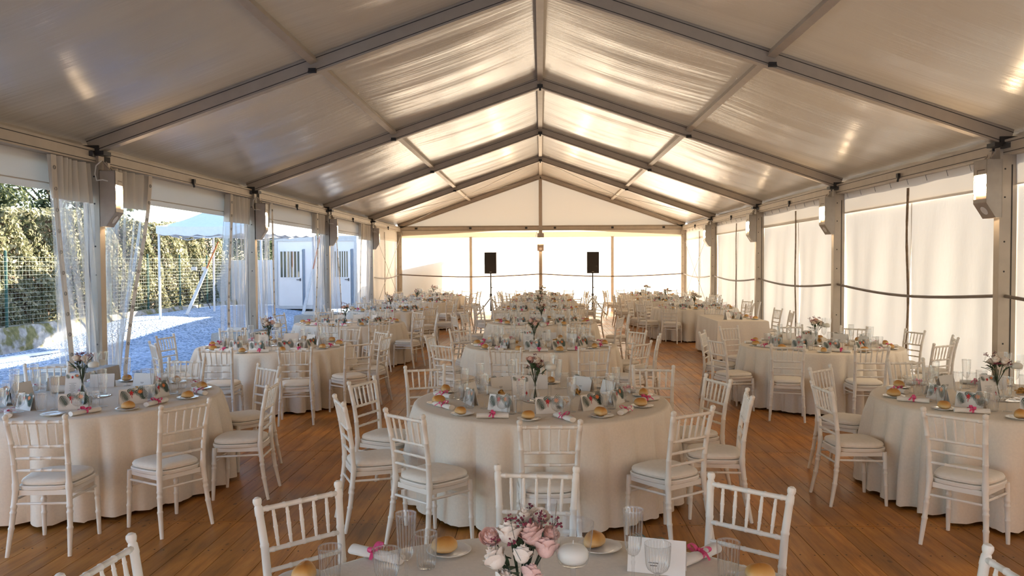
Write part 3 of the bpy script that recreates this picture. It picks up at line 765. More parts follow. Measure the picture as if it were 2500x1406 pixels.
door(-1.38, -.52, ''); door(0.62, 1.26, '')
# lean-to shed behind the far gable, it shades the left of the cloth
sh = empty('garden_shed', (-3.55, 33.0, -.85), label='grey lean-to shed standing behind the far gable', cat='shed')
MB().prism([(-2.2, 0), (0, 0), (0, 2.9), (-2.2, 2.45)], 0, 1.6, Matrix.Rotation(R_(90), 4, 'X')).build('walls', MAT['cabin_grey'], sh)
MB().bar((-2.35, -.8, 2.47), (.1, -.8, 2.97), 1.8, .05).build('roof', MAT['cabin_grey'], sh)

# unseen ochre facade added behind the camera: it throws sunlight into the open near end
hs = empty('fill_facade', (0, -17.0, -.12), kind='structure', label='unseen ochre facade added behind the camera to bounce light into the marquee')
MB().box((0, -3, 3.6), (30, 6, 7.2)).build('wall', MAT['bounce_ochre'], hs)
MB().bar((0, -3, 7.3), (0.01, -3, 7.3), 7.0, .3).build('eaves', MAT['cabin_grey'], hs)
for i in range(7):
    for z in (1.6, 4.8):
        wdw = MB().box((-12.6 + 4.2 * i, .02, z), (1.2, .08, 1.5)).build('window', MAT['cabin_grey'], hs)
        MB().box((-12.6 + 4.2 * i, .065, z), (1.0, .02, 1.3)).build('pane', MAT['pane_dark'], wdw)
# ================================================================ FURNITURE
def lerp(a, b, t): return a + (b - a) * t
def pw(tab, z):
    for (z0, v0), (z1, v1) in zip(tab[:-1], tab[1:]):
        if z <= z1: return lerp(v0, v1, (z - z0) / (z1 - z0))
    return tab[-1][1]
PX = [(0, .196), (.43, .168), (.70, .172), (.92, .187)]
PY = [(0, -.262), (.20, -.222), (.43, -.196), (.62, -.208), (.80, -.238), (.92, -.268)]
def post_pt(s, z): return Vector((s * pw(PX, z), pw(PY, z), z))
POST_R = [(0, .0125), (.10, .0155), (.165, .0175), (.170, .020), (.180, .020), (.185, .0165), (.265, .018), (.270, .0205), (.280, .0205), (.285, .017),
          (.300, .017), (.305, .0205), (.315, .0205), (.320, .018), (.41, .019), (.425, .022), (.455, .022), (.47, .018), (.58, .0172), (.583, .0188), (.592, .0188), (.595, .017),
          (.72, .0166), (.723, .0182), (.732, .0182), (.735, .0164), (.845, .016), (.848, .0178), (.857, .0178), (.880, .0165), (.886, .0135), (.892, .0165), (.903, .0188), (.913, .0165), (.920, .006)]
LEG_R = [(0, .0125), (.10, .0155), (.150, .0165), (.155, .019), (.165, .019), (.170, .0155), (.245, .017), (.250, .0195), (.260, .0195), (.265, .016),
         (.280, .016), (.285, .0195), (.295, .0195), (.300, .017), (.385, .018), (.415, .0165)]
def noded(a, b, r, nod, n=8):
    """turned bar with raised bamboo-like rings"""
    a, b = Vector(a), Vector(b); P, Rr = [a], [r]
    L = (b - a).length
    for t in nod:
        for dt, k in ((-.012, 1.0), (-.007, 1.18), (.007, 1.18), (.012, 1.0)):
            P.append(a.lerp(b, t + dt / L * .5)); Rr.append(r * k)
    P.append(b); Rr.append(r)
    return P, Rr
def chair_shapes():
    S = []
    # seat board: rounded trapezoid with a softened rim
    def loop(k, z, inset):
        pts = []
        for i in range(28):
            a = 2 * math.pi * i / 28; c, s = math.cos(a), math.sin(a)
            e = 0.62 if s > -0.3 else 0.5
            x = math.copysign(abs(c) ** e, c); y = math.copysign(abs(s) ** e, s)
            wy = lerp(.178, .212, (y + 1) / 2) - inset
            pts.append((x * wy, -.005 + y * (.205 - inset), z))
        return pts
    def stack(loops):
        V, F = [], []; n = 28
        for L in loops: V += L
        for j in range(len(loops) - 1):
            for i in range(n): F.append((j*n+i, j*n+(i+1) % n, (j+1)*n+(i+1) % n, (j+1)*n+i))
        F.append(tuple(range(n - 1, -1, -1))); F.append(tuple(range((len(loops)-1)*n, len(loops)*n)))
        return V, F
    S.append(('seat', [MB().add(*stack([loop(0, .412, .012), loop(0, .418, .003), loop(0, .436, 0), loop(0, .442, .004), loop(0, .443, .03)]))], 'chair_white'))
    S.append(('cushion', [MB().add(*stack([loop(0, .4435, .022), loop(0, .449, .012), loop(0, .463, .009), loop(0, .476, .016), loop(0, .486, .04), loop(0, .490, .09), loop(0, .490, .15)]))], 'cushion_white'))
    zs = [z for z, _ in POST_R]
    S.append(('rear_leg', [MB().tube([post_pt(s, z) for z in zs], [r for _, r in POST_R], 10) for s in (-1, 1)], 'chair_white'))
    S.append(('front_leg', [MB().tube([(s * lerp(.186, .178, z / .415), lerp(.172, .158, z / .415), z) for z, _ in LEG_R], [r for _, r in LEG_R], 10) for s in (-1, 1)], 'chair_white'))
    rails = []
    for z, r, nod in ((.868, .0115, (.1, .3, .5, .7, .9)), (.705, .0105, (.1, .3, .5, .7, .9)), (.625, .0098, (.3, .5, .7)), (.545, .0098, (.3, .5, .7))):
        P, Rr = noded(post_pt(-1, z), post_pt(1, z), r, nod); rails.append(MB().tube(P, Rr, 8))
    S.append(('back_rail', rails, 'chair_white'))
    sp = []
    for i in range(5):
        t = (i + 1) / 6
        a = post_pt(-1, .705).lerp(post_pt(1, .705), t); b = post_pt(-1, .868).lerp(post_pt(1, .868), t)
        P = [a.lerp(b, q) for q in (0, .22, .25, .28, .5, .53, .56, .78, .81, .84, 1)]
        sp.append(MB().tube(P, [.0058, .0072, .0088, .0072, .0086, .0100, .0086, .0070, .0086, .0070, .0056], 7))
    S.append(('spindle', sp, 'chair_white'))
    st = []
    for s in (-1, 1):
        for z in (.345, ): st.append(MB().tube(*noded((s * .181, .163, z), post_pt(s, z + .01), .0085, (.5,)), 7))
    st.append(MB().tube(*noded((-.182, .165, .30), (.182, .165, .30), .0085, (.5,)), 7))
    st.append(MB().tube(*noded(post_pt(-1, .33), post_pt(1, .33), .0085, (.5,)), 7))
    S.append(('stretcher', st, 'chair_white'))
    ap = []
    for s in (-1, 1): ap.append(MB().bar((s * .168, .15, .398), (s * .158, -.18, .398), .014, .034))
    ap.append(MB().bar((-.17, .155, .398), (.17, .155, .398), .014, .034)); ap.append(MB().bar((-.15, -.188, .398), (.15, -.188, .398), .014, .034))
    S.append(('apron', ap, 'chair_white'))
    return S
shapes = chair_shapes()
CH_FULL = ('banquet_chair', None, [(nm, m.mesh('chair_' + nm, MAT[mt], 'auto'), []) for nm, ms, mt in shapes for m in ms])
def joined(keys, name):
    b = MB()
    for nm, ms, mt in shapes:
        if nm in keys:
            for m in ms:
                b.cur = 1 if mt == 'cushion_white' else 0
                b.add(m.v, m.f)
    return b.mesh(name, [MAT['chair_white'], MAT['cushion_white']], 'auto')
CH_FAR = ('banquet_chair', None, [('seat', joined(('seat', 'apron'), 'far_seat'), []), ('cushion', joined(('cushion',), 'far_cushion'), []),
          ('backrest', joined(('back_rail', 'spindle'), 'far_back'), [])] + [(nm, m.mesh('far_' + nm, MAT[mt], 'auto'), []) for nm, ms, mt in shapes if nm in ('rear_leg', 'front_leg') for m in ms] + [('stretcher', joined(('stretcher',), 'far_stretch'), [])])

# ---- tables and cloths
TR = 1.03; TZ = 0.76
def cloth_round(seed):
    r = random.Random(seed); n = 320
    m1, p1, p2, p3 = r.randint(13, 15), r.uniform(0, 6.3), r.uniform(0, 6.3), r.uniform(0, 6.3)
    fold = []
    for i in range(n):                                      # rounded lobes, sharp creases between them
        a = 2 * math.pi * i / n
        x = m1 * a + 0.9 * math.sin(3 * a + p1) + 0.6 * math.sin(5 * a + p2)
        amp = 0.75 + 0.35 * math.sin(4 * a + p3)
        fold.append(amp * (abs(math.sin(x)) ** 0.8 - 0.45) + 0.10 * math.sin(2 * x + p2))
    rows = [(0.35, TZ, 0), (0.8, TZ, 0), (TR - .03, TZ, 0), (TR - .008, TZ - .004, 0), (TR, TZ - .016, 0.03), (TR + .003, TZ - .06, .18), (TR + .006, TZ - .16, .48), (TR + .012, .42, .78), (TR + .018, .24, .93), (TR + .024, .03, 1.0)]
    V = [(0, 0, TZ)]; F = []
    for q, (rad, z, k) in enumerate(rows):
        for i in range(n):
            a = 2 * math.pi * i / n; d = fold[i]
            rr = rad + k * (0.165 * d + 0.020)
            zz = z + (0.012 * fold[(i * 3) % n] - .004 if q == len(rows) - 1 else 0)
            V.append((rr * math.cos(a), rr * math.sin(a), max(zz, 0.006)))
    for i in range(n): F.append((0, 1 + i, 1 + (i + 1) % n))
    for q in range(len(rows) - 1):
        for i in range(n):
            a, b = 1 + q * n, 1 + (q + 1) * n; j = (i + 1) % n
            F.append((a + i, b + i, b + j, a + j))
    return MB().add(V, F).mesh('tablecloth', MAT['linen_white'], True)
CLOTHS = [cloth_round(s) for s in (1, 2, 3, 4, 5)]
tt = MB().lathe([(0.98, TZ - .04), (1.0, TZ - .03), (1.0, TZ - .012), (0.99, TZ - .006)], 48, cap1=True).mesh('tabletop', MAT['bark'], 'auto')
lg = []
for a in (45, 135, 225, 315):
    x, y = .6 * math.cos(R_(a)), .6 * math.sin(R_(a)); lg.append(MB().tube([(x, y, 0.0), (x, y, TZ - .04)], .02, 8).mesh('table_leg', MAT['black_clamp'], True))
TABLE = ('round_table', None, [('tabletop', tt, [])] + [('leg', m, []) for m in lg])
TN = {'T0': 'bottom-edge table', 'T1': 'front centre table', 'T2': 'second centre table', 'T3': 'third centre table', 'T4': 'fourth centre table', 'T5': 'fifth centre table', 'T6': 'sixth centre table',
      'L0': 'front left table', 'L1': 'second left table', 'L2': 'third left table', 'L3': 'fourth left table', 'L4': 'fifth left table', 'L5': 'sixth left table',
      'R0': 'front right table', 'R1': 'second right table', 'R2': 'rectangular wall-side table', 'R3': 'third right round table', 'R4': 'fourth right round table', 'R5': 'fifth right round table'}
TC = {'T0': (0, 2.215), 'T1': (0, 6.48), 'T2': (0, 10.85), 'T3': (0.02, 15.05), 'T4': (-.02, 19.25), 'T5': (0.03, 23.4), 'T6': (0.05, 27.3),
      'L0': (-3.79, 6.59), 'L1': (-3.62, 10.75), 'L2': (-3.62, 15.0), 'L3': (-3.6, 19.1), 'L4': (-3.6, 23.3), 'L5': (-3.62, 27.3),
      'R0': (3.76, 6.5), 'R1': (3.72, 10.75), 'R3': (3.80, 19.85), 'R4': (3.75, 23.9), 'R5': (3.70, 27.7)}
HOUR = ['twelve', 'one', 'two', 'three', 'four', 'five', 'six', 'seven', 'eight', 'nine', 'ten', 'eleven']
used = {}
def clock(table, what, deg):
    h0 = (90 - deg) / 30 % 12; s = used.setdefault((table, what), set())
    for h in sorted(range(12), key=lambda h: min(abs(h - h0), 12 - abs(h - h0))):
        if h not in s: s.add(h); return HOUR[h]
    return 'outer'
def place_chair(key, x, y, deg, rmin=1.25):
    """deg: heading of the chair (0 looks to +y)"""
    if key in TC:
        c = TC[key]; dx, dy = x - c[0], y - c[1]; d = math.hypot(dx, dy)
        if d < rmin: x, y = c[0] + dx / d * rmin, c[1] + dy / d * rmin
        ang = math.degrees(math.atan2(dy, dx))
        lab = f'white spindle-back chair at {clock(key, "chair", ang)} o\'clock of the {TN[key]}'
    else: lab = key
    spawn(CH_FULL if y < 17.5 else CH_FAR, (x, y, 0.0), R_(deg), label=lab, cat='chair', group='white banquet chairs')
CHAIRS = {
 'T0': [(-.82, 3.11, -136), (-.04, 3.48, 176), (.75, 3.31, 141), (-1.21, 2.55, -95), (1.25, 2.52, 93)],
 'T1': [(.04, 5.11, 3), (-.72, 5.32, -40), (-1.20, 5.73, -66), (-1.22, 6.5, -111), (-.92, 7.16, -160), (-.07, 7.62, 175), (.92, 7.15, 172), (1.18, 6.64, 110), (1.28, 5.97, 81), (.84, 5.45, 37)],
 'T2': [(-1.24, 10.66, -99), (-1.04, 9.80, -40), (-.38, 9.35, -6), (.56, 9.45, 13), (1.04, 9.92, 48), (1.32, 10.72, 78), (1.17, 11.35, 125), (-1.0, 11.55, -138), (-.35, 12.12, -170), (.5, 12.05, 160)],
 'L0': [(-3.25, 5.22, 5), (-2.70, 5.61, 57), (-2.45, 6.40, 95), (-2.84, 7.25, 140), (-3.66, 7.78, 180), (-4.68, 7.4, -148)],
 'L1': [(-4.88, 10.68, -100), (-4.60, 9.86, -53), (-3.78, 9.32, 6), (-2.90, 9.36, 14), (-2.42, 9.97, 42), (-2.34, 10.72, 80), (-2.55, 11.28, 130), (-3.05, 11.75, 158), (-4.55, 11.62, -158)],
 'R0': [(2.46, 6.34, -87), (2.77, 7.22, -137), (2.83, 5.36, -47), (3.64, 7.75, -172), (4.5, 5.35, 35), (5.0, 6.7, 95)],
 'R1': [(2.50, 11.15, -112), (2.45, 10.22, -70), (2.98, 11.92, -147), (2.95, 9.66, -16), (3.80, 9.52, -4), (4.62, 9.80, 30), (5.02, 11.36, 106), (5.05, 10.47, 72), (4.50, 11.85, 142), (3.85, 12.12, -175)]}
ch_rng = random.Random(31)
for key in TC:
    lst = CHAIRS.get(key)
    if lst is None:
        lst = []; off = ch_rng.uniform(-8, 8); c = TC[key]
        for i in range(10):
            if ch_rng.random() < 0.06: continue
            a = -90 + off + 36 * i + ch_rng.uniform(-6, 6); r = 1.27 + ch_rng.uniform(0, .16)
            lst.append((c[0] + r * math.cos(R_(a)), c[1] + r * math.sin(R_(a)), a + 90 + ch_rng.uniform(-14, 14)))
    for x, y, d in lst: place_chair(key, x, y, d)
for ti, (key, c) in enumerate(TC.items()):
    spawn(TABLE, (*c, 0), R_(20 * ti), label=f'round folding table under the cloth of the {TN[key]}', cat='table', group='round banquet tables')
    o = obj('tablecloth', CLOTHS[ti % 5], label=f'white floor-length cloth on the {TN[key]}', cat='tablecloth', group='round white tablecloths')
    o.location = (*c, 0); o.rotation_euler = (0, 0, ti * 1.3)
# rectangular table with cloth by the right wall
def cloth_rect(sx, sy, z, seed, mat, hem=.03, amp=.016):
    r = random.Random(seed); per = []
    nx, ny = 24, 40
    for i in range(nx): per.append((-sx/2 + sx*i/nx, -sy/2, 0, -1))
    for i in range(ny): per.append((sx/2, -sy/2 + sy*i/ny, 1, 0))
    for i in range(nx): per.append((sx/2 - sx*i/nx, sy/2, 0, 1))
    for i in range(ny): per.append((-sx/2, sy/2 - sy*i/ny, -1, 0))
    n = len(per); p1, p2 = r.uniform(0, 6), r.uniform(0, 6)
    V = [(p[0] * .96, p[1] * .98, z) for p in per]; rows = [(z - .003, 0), (z - .02, .1), (z - .2, .4), (z * .5, .8), (hem, 1.0)]
    for zz, k in rows:
        for i, p in enumerate(per):
            d = amp * k * (math.sin(i * .55 + p1) + .6 * math.sin(i * .93 + p2) + 1.2)
            cx = 1 if i % (nx + ny) == 0 or i in (nx, nx + ny, 2 * nx + ny) else 0
            V.append((p[0] + p[2] * d + .03 * k * cx * math.copysign(1, p[0]), p[1] + p[3] * d + .03 * k * cx * math.copysign(1, p[1]), zz))
    F = [tuple(range(n))]
    for q in range(len(rows)):
        for i in range(n): j = (i + 1) % n; F.append((q*n+i, (q+1)*n+i, (q+1)*n+j, q*n+j))
    return MB().add(V, F).mesh('tablecloth', mat, 'auto')
RC = (3.83, 16.22)
def rect_table(c, sx, sy, rz, lab, labc, mat, seed):
    t = empty('rectangular_table', (*c, 0), rz, label=lab, cat='table')
    MB().box((0, 0, TZ - .03), (sx - .03, sy - .03, .035)).build('tabletop', MAT['bark'], t)
    for a in (-1, 1):
        for b in (-1, 1): MB().tube([(a * (sx / 2 - .08), b * (sy / 2 - .1), 0), (a * (sx / 2 - .08), b * (sy / 2 - .1), TZ - .045)], .018).build('leg', MAT['black_clamp'], t)
    o = obj('tablecloth', cloth_rect(sx, sy, TZ, seed, mat), label=labc, cat='tablecloth'); o.location = (*c, 0); o.rotation_euler = (0, 0, rz)
rect_table(RC, .95, 1.95, 0, 'rectangular folding table under the white cloth by the right wall', 'white floor-length cloth on the rectangular table by the right wall', MAT['linen_white'], 3)
for i, (x, y) in enumerate(((4.66, 15.85), (4.68, 16.75))):
    place_chair(f'white spindle-back chair on the wall side of the rectangular table, {["nearer", "farther"][i]} one', x, y, 90 + (-6, 8)[i])
for i, (x, y) in enumerate(((-5.02, 8.30), (-5.02, 13.15), (-5.05, 17.6))):
    wd = ['nearest', 'second', 'third'][i]
    rect_table((x, y), .62, .85, 0, f'{wd} service table under grey linen beside the left opening', f'grey linen cloth over the {wd} service table at the left opening', MAT['linen_grey'], 11 + i)
    st = MB()
    for j in range(3): st.prism([(-.14 + .02*j, -.10), (.13, -.12 + .02*j), (.15 - .02*j, .10), (-.12, .12 - .015*j)], j * .022, j * .022 + .02)
    o = st.build('folded_cloths', MAT['napkin_cloth'], label=f'folded white cloths stacked on the {wd} service table', cat='cloth', group='folded cloths on the service tables'); o.location = (x - .04, y - .1, TZ + .001)

# ================================================================ TABLEWARE
# ---- glasses (ribbed)
def glass_mesh(name, prof, ribs, nrib=18, n=72):
    b = MB().lathe(prof, n, rib=(nrib, ribs)); per = n // nrib; rows = len(prof) - 1
    for i in range(rows):                                   # whitish stripes on the ribs and lip paint in the glints
        for k in range(n):
            if i == rows - 1 or (k % per == 0 and ribs[i] + ribs[i + 1] > 0.0008): b.m[i * n + k] = 1
    return b.mesh(name, [MAT['glass'], MAT['glass_glint']], True)
FLUTE = ('champagne_flute', None, [
    ('bowl', glass_mesh('flute_bowl', [(.006, .092), (.016, .098), (.0235, .112), (.0265, .128), (.028, .14), (.031, .19), (.0335, .238), (.0355, .249), (.0358, .256)], [0, .0003, .0012, .0018, .0018, .0018, .0016, .0004, 0]), []),
    ('stem', MB().lathe([(.033, 0), (.033, .002), (.012, .006), (.0055, .014), (.0048, .055), (.0075, .070), (.0045, .080), (.0065, .090)], 24, cap1=True).mesh('flute_stem', MAT['glass'], True), [])])
TALL = ('water_tumbler', glass_mesh('tall_tumbler', [(.028, 0.001), (.032, .004), (.034, .02), (.036, .065), (.0385, .108), (.0405, .124), (.0408, .131)], [0, .0012, .0017, .0017, .0014, .0003, 0], 20, 80), [])
LOW = ('water_goblet', None, [('bowl', glass_mesh('goblet_cup', [(.006, .040), (.020, .043), (.034, .054), (.040, .070), (.0425, .10), (.044, .126), (.0455, .138), (.0458, .143)], [0, .0003, .0010, .0014, .0014, .0012, .0003, 0], 26, 104), []),
    ('stem', MB().lathe([(.034, 0), (.034, .002), (.012, .006), (.0065, .014), (.0058, .026), (.009, .033), (.0065, .040)], 24, cap1=True).mesh('goblet_foot', MAT['glass'], True), [])])
# ---- plate, bread, napkin
PLATE = ('side_plate', MB().lathe([(.045, 0.0), (.048, .004), (.060, .0065), (.082, .0125), (.0855, .0145), (.086, .016), (.084, .0165), (.060, .010), (.050, .0075), (.001, .007)], 40, cap1=True).mesh('side_plate', MAT['porcelain'], True), [])
def bread_mesh(seed):
    r = random.Random(seed); V, F = [], []; nu, nv = 20, 12
    ph = r.uniform(0, 6)
    for j in range(nv + 1):
        t = math.pi * j / nv
        for k in range(nu):
            a = 2 * math.pi * k / nu
            e = 0.8
            cx, sx = math.cos(a), math.sin(a)
            rr = math.sin(t) ** .75
            x = .050 * rr * math.copysign(abs(cx) ** e, cx); y = .038 * rr * math.copysign(abs(sx) ** e, sx)
            z = -math.cos(t); z = z * .040 if z > 0 else z * .018
            q = 1 + .05 * math.sin(3 * a + ph) + .03 * math.sin(5 * a + 2 * ph)
            V.append((x * q, y * q, z + .018 + .002 * math.sin(2 * a + ph)))
    for j in range(nv):
        for k in range(nu): F.append((j*nu+k, j*nu+(k+1) % nu, (j+1)*nu+(k+1) % nu, (j+1)*nu+k))
    return MB().add(V, F).mesh('bread_roll', MAT['bread_crust'], True)
BREADS = [('bread_roll', bread_mesh(s), []) for s in (1, 2, 3)]
def napkin_proto(seed):
    r = random.Random(seed)
    b = MB(); n = 22; P = []; L = .23
    V, F = [], []; m = 16
    for i in range(n + 1):
        t = i / n; y = -L / 2 + L * t
        k = 1 - .22 * math.exp(-((t - .52) / .10) ** 2) + .10 * (t - .5)
        for j in range(m):
            a = 2 * math.pi * j / m
            V.append((.027 * k * math.cos(a) * (1 + .06 * math.sin(3 * a + 5 * t)), y, .019 + .0185 * k * math.sin(a) * (1 + .05 * math.sin(4 * a + seed))))
    for i in range(n):
        for j in range(m): F.append((i*m+j, i*m+(j+1) % m, (i+1)*m+(j+1) % m, (i+1)*m+j))
    for base, rev in ((0, False), (n * m, True)):           # rolled spiral ends, sunk a little
        pass
    F.append(tuple(range(m))); F.append(tuple(range(n*m + m - 1, n*m - 1, -1)))
    b.add(V, F)
    roll = b.mesh('napkin_roll', MAT['napkin_cloth'], 'auto')
    sp = MB()
    for s in (-1, 1):
        sp.tube([(.004 * q * math.cos(q * 1.25), s * (L / 2 + .001), .019 + .003 * q * math.sin(q * 1.25)) for q in range(2, 7)], .0022, 4)
    rb = MB(); y0 = .005; wv = .016
    for j in range(m):                                      # band around the roll
        a0, a1 = 2 * math.pi * j / m, 2 * math.pi * (j + 1) / m
        f = lambda a, y: (.0225 * math.cos(a), y, .019 + .0162 * math.sin(a))
        rb.add([f(a0, y0 - wv / 2), f(a1, y0 - wv / 2), f(a1, y0 + wv / 2), f(a0, y0 + wv / 2)], [(0, 1, 2, 3)])
    band = rb
    bow = MB()
    for s in (-1, 1):
        def lp(u, v, s=s):                                  # a loop of the bow
            a = -.2 + u * (2 * math.pi + .1); rad = .020
            return (s * (.006 + rad * (1 - math.cos(a)) * .95), y0 + (v - .5) * .020 + .006 * s, .037 + rad * .75 * math.sin(a) * .8 + .010 * (1 - math.cos(a)) * .5)
        bow.grid(lp, 14, 1)
        def tl(u, v, s=s): return (s * (.004 + .060 * u), y0 + (v - .5) * .014 - .028 * u, .038 + .010 * math.sin(u * 3.1) - .016 * u)
        bow.grid(tl, 6, 1)
    bow.ball((0, y0, .039), .008, 8, 6)
    return ('napkin_roll', roll, [('ribbon_band', band.mesh('ribbon_band', MAT['ribbon_pink'], True), [('bow', bow.mesh('bow', MAT['ribbon_pink'], True))])])
NAPKINS = [napkin_proto(s) for s in (1, 2)]
# ---- folded place card with a printed tropical border (print lies on the card)
def palm(mb, P, cx, cz, L, ang, nst, wd, curl=0.5):
    for i in range(nst):
        t = (i + 1) / nst; bx, bz = cx + math.cos(ang) * L * t * .8, cz + math.sin(ang) * L * t * .8
        for s in (-1, 1):
            ln = L * .55 * math.sin(math.pi * (.25 + .7 * t)); a = ang + s * (1.15 - .5 * t)
            pts = []
            for q in range(4):
                u = q / 3; aa = a - s * curl * u
                pts.append((bx + math.cos(aa) * ln * u, bz + math.sin(aa) * ln * u))
            for q in range(3):
                (x0, z0), (x1, z1) = pts[q], pts[q + 1]; w0 = wd * (1 - q / 3.2); w1 = wd * (1 - (q + 1) / 3.2)
                nx, nz = -(z1 - z0), (x1 - x0); l = math.hypot(nx, nz) + 1e-9; nx, nz = nx / l, nz / l
                mb.add([P(x0 - nx*w0, z0 - nz*w0), P(x0 + nx*w0, z0 + nz*w0), P(x1 + nx*w1, z1 + nz*w1), P(x1 - nx*w1, z1 - nz*w1)], [(0, 1, 2, 3)])
def blossom(mb, P, cx, cz, r, n, ph=0.0, asp=1.0):
    pts = []
    for i in range(n * 2):
        a = ph + math.pi * i / n; q = r if i % 2 == 0 else r * .5; pts.append(P(cx + q * math.cos(a), cz + q * math.sin(a) * asp))
    mb.add(pts, [tuple(range(n * 2))])
def card_proto(name, W_, H, kind):
    dp = .032 if kind == 'place' else .045
    b = MB(); th = .0012
    for s in (-1, 1):
        b.add([(-W_/2, s*dp, 0), (W_/2, s*dp, 0), (W_/2, 0, H), (-W_/2, 0, H), (-W_/2, s*(dp-th*2), 0), (W_/2, s*(dp-th*2), 0), (W_/2, 0, H-th*3), (-W_/2, 0, H-th*3)],
              [(0, 1, 2, 3), (4, 5, 6, 7), (0, 1, 5, 4), (1, 2, 6, 5), (3, 0, 4, 7)])
    card = b.mesh(name, MAT['card_white'])
    pr = MB()
    def P(x, z, o=.0012):
        t = z / H; return (x, -dp * (1 - t) - o, z)
    k = W_ / .21
    if kind == 'place':
        pr.cur = 0
        palm(pr, P, -.088, .112, .105, -1.05, 8, .0040, .3); palm(pr, P, -.050, .112, .085, -.30, 6, .0042, .4); palm(pr, P, .012, .106, .085, -.55, 6, .0050, .3)
        palm(pr, P, .088, .113, .095, -1.75, 7, .0058, .3); palm(pr, P, .050, .085, .07, -.9, 5, .0048, .3); palm(pr, P, .03, .113, .07, .0, 5, .0045, .3)
        pr.cur = 1; blossom(pr, lambda x, z: P(x, z, .002), -.012, .086, .020, 5, .3, 1.2)
        pr.add([P(-.014, .07, .002), P(-.008, .07, .002), P(-.009, .045, .002), P(-.012, .045, .002)], [(0, 1, 2, 3)])
        pr.cur = 2; blossom(pr, lambda x, z: P(x, z, .002), .054, .092, .025, 7, .1, .85)
    else:
        pr.cur = 0
        palm(pr, P, -W_/2 + .005, H - .008, .05, -.9, 6, .0022, .3); palm(pr, P, .0, H - .012, .05, -.5, 5, .0026, .3); palm(pr, P, W_/2 - .02, H - .01, .05, -1.5, 5, .0028, .3)
        pr.cur = 1; blossom(pr, lambda x, z: P(x, z, .002), -.012, H - .034, .012, 5, .3, 1.3); blossom(pr, lambda x, z: P(x, z, .002), .046, .052, .010, 4, 0, 2.2)
        pr.cur = 2; blossom(pr, lambda x, z: P(x, z, .002), .024, H - .022, .015, 7, .1, .85)
        pr.cur = 3
        for i, wd in enumerate((.06, .028, .05, .04, .048, .036, .05, .026)):
            z = H - .085 - i * .010
            pr.add([P(-wd/2 - .008, z), P(wd/2 - .008, z), P(wd/2 - .008, z + .0018), P(-wd/2 - .008, z + .0018)], [(0, 1, 2, 3)])
    prm = pr.mesh('floral_print', [MAT['print_green'], MAT['print_red'], MAT['print_orange'], MAT['print_ink']])
    bk = MB()
    for i, wd in enumerate((.034, .026)):
        z = H * .30 - i * .009
        bk.add([(-wd/2 + .01, dp * (1 - z / H) + .0012, z), (wd/2 + .01, dp * (1 - z / H) + .0012, z), (wd/2 + .01, dp * (1 - (z + .003) / H) + .0012, z + .003), (-wd/2 + .01, dp * (1 - (z + .003) / H) + .0012, z + .003)], [(0, 1, 2, 3)])
    return (name, card, [('floral_print', prm, []), ('printed_lines', bk.mesh('printed_lines', MAT['print_ink']), [])])
CARD = card_proto('place_card', .205, .118, 'place')
SIGN = card_proto('menu_card', .135, .195, 'menu')
# ---- breadsticks in paper
def sticks_proto(seed):
    r = random.Random(seed); parts = []
    wrap = MB(); n = 18
    V, F = [], []
    for i, (y, rad) in enumerate(((-.02, .030), (.04, .033), (.10, .036), (.13, .040))):
        for j in range(n):
            a = 2 * math.pi * j / n; q = rad * (1 + .10 * math.sin(3 * a + i + seed))
            V.append((q * math.cos(a), -y, .034 + q * .9 * math.sin(a)))
    for i in range(3):
        for j in range(n): F.append((i*n+j, i*n+(j+1) % n, (i+1)*n+(j+1) % n, (i+1)*n+j))
    wrap.add(V, F)
    parts.append(('paper_wrap', wrap.mesh('paper_wrap', MAT['paper_wrap'], True), []))
    for i in range(8):
        a = i * 2.4; q = .019 * math.sqrt((i + .3) / 8)
        x, z = q * math.cos(a), .034 + q * math.sin(a)
        parts.append(('breadstick', MB().tube([(x * .7, -.10, z), (x, -.02, z), (x * 1.3 + r.uniform(-.006, .006), .05 + r.uniform(-.02, .03), .034 + (z - .034) * 1.2)], [.0065, .0075, .006], 7).mesh('breadstick', MAT['breadstick'], True), []))
    return ('breadstick_bundle', None, parts)
STICKS = [sticks_proto(s) for s in (1, 2)]
# ---- centrepieces
MIRROR = ('mirror_disc', MB().lathe([(.155, 0), (.158, .002), (.158, .005), (.156, .006)], 48, cap1=True).mesh('mirror_disc', MAT['mirror'], 'auto'), [])
GOB = ('candle_goblet', None, [('bowl', MB().lathe([(.006, .235), (.030, .238), (.042, .246), (.047, .262), (.053, .30), (.059, .35), (.0602, .362)], 40).mesh('goblet_bowl', MAT['glass'], True), []),
       ('stem', MB().lathe([(.048, 0), (.048, .003), (.020, .008), (.0075, .020), (.0062, .06), (.0062, .18), (.008, .225), (.010, .236)], 24, cap1=True).mesh('goblet_stem', MAT['glass'], True), [])])
cw = MB().lathe([(.018, .246), (.036, .249), (.0435, .260), (.0445, .270), (.042, .281), (.034, .290), (.018, .296), (.002, .298)], 28, cap1=True)
CANDLE = ('dome_candle', cw.mesh('dome_candle', MAT['wax_white'], True), [('wick', MB().tube([(0, 0, .296), (.001, 0, .310)], .0012, 5).mesh('wick', MAT['cable_white']), [])])
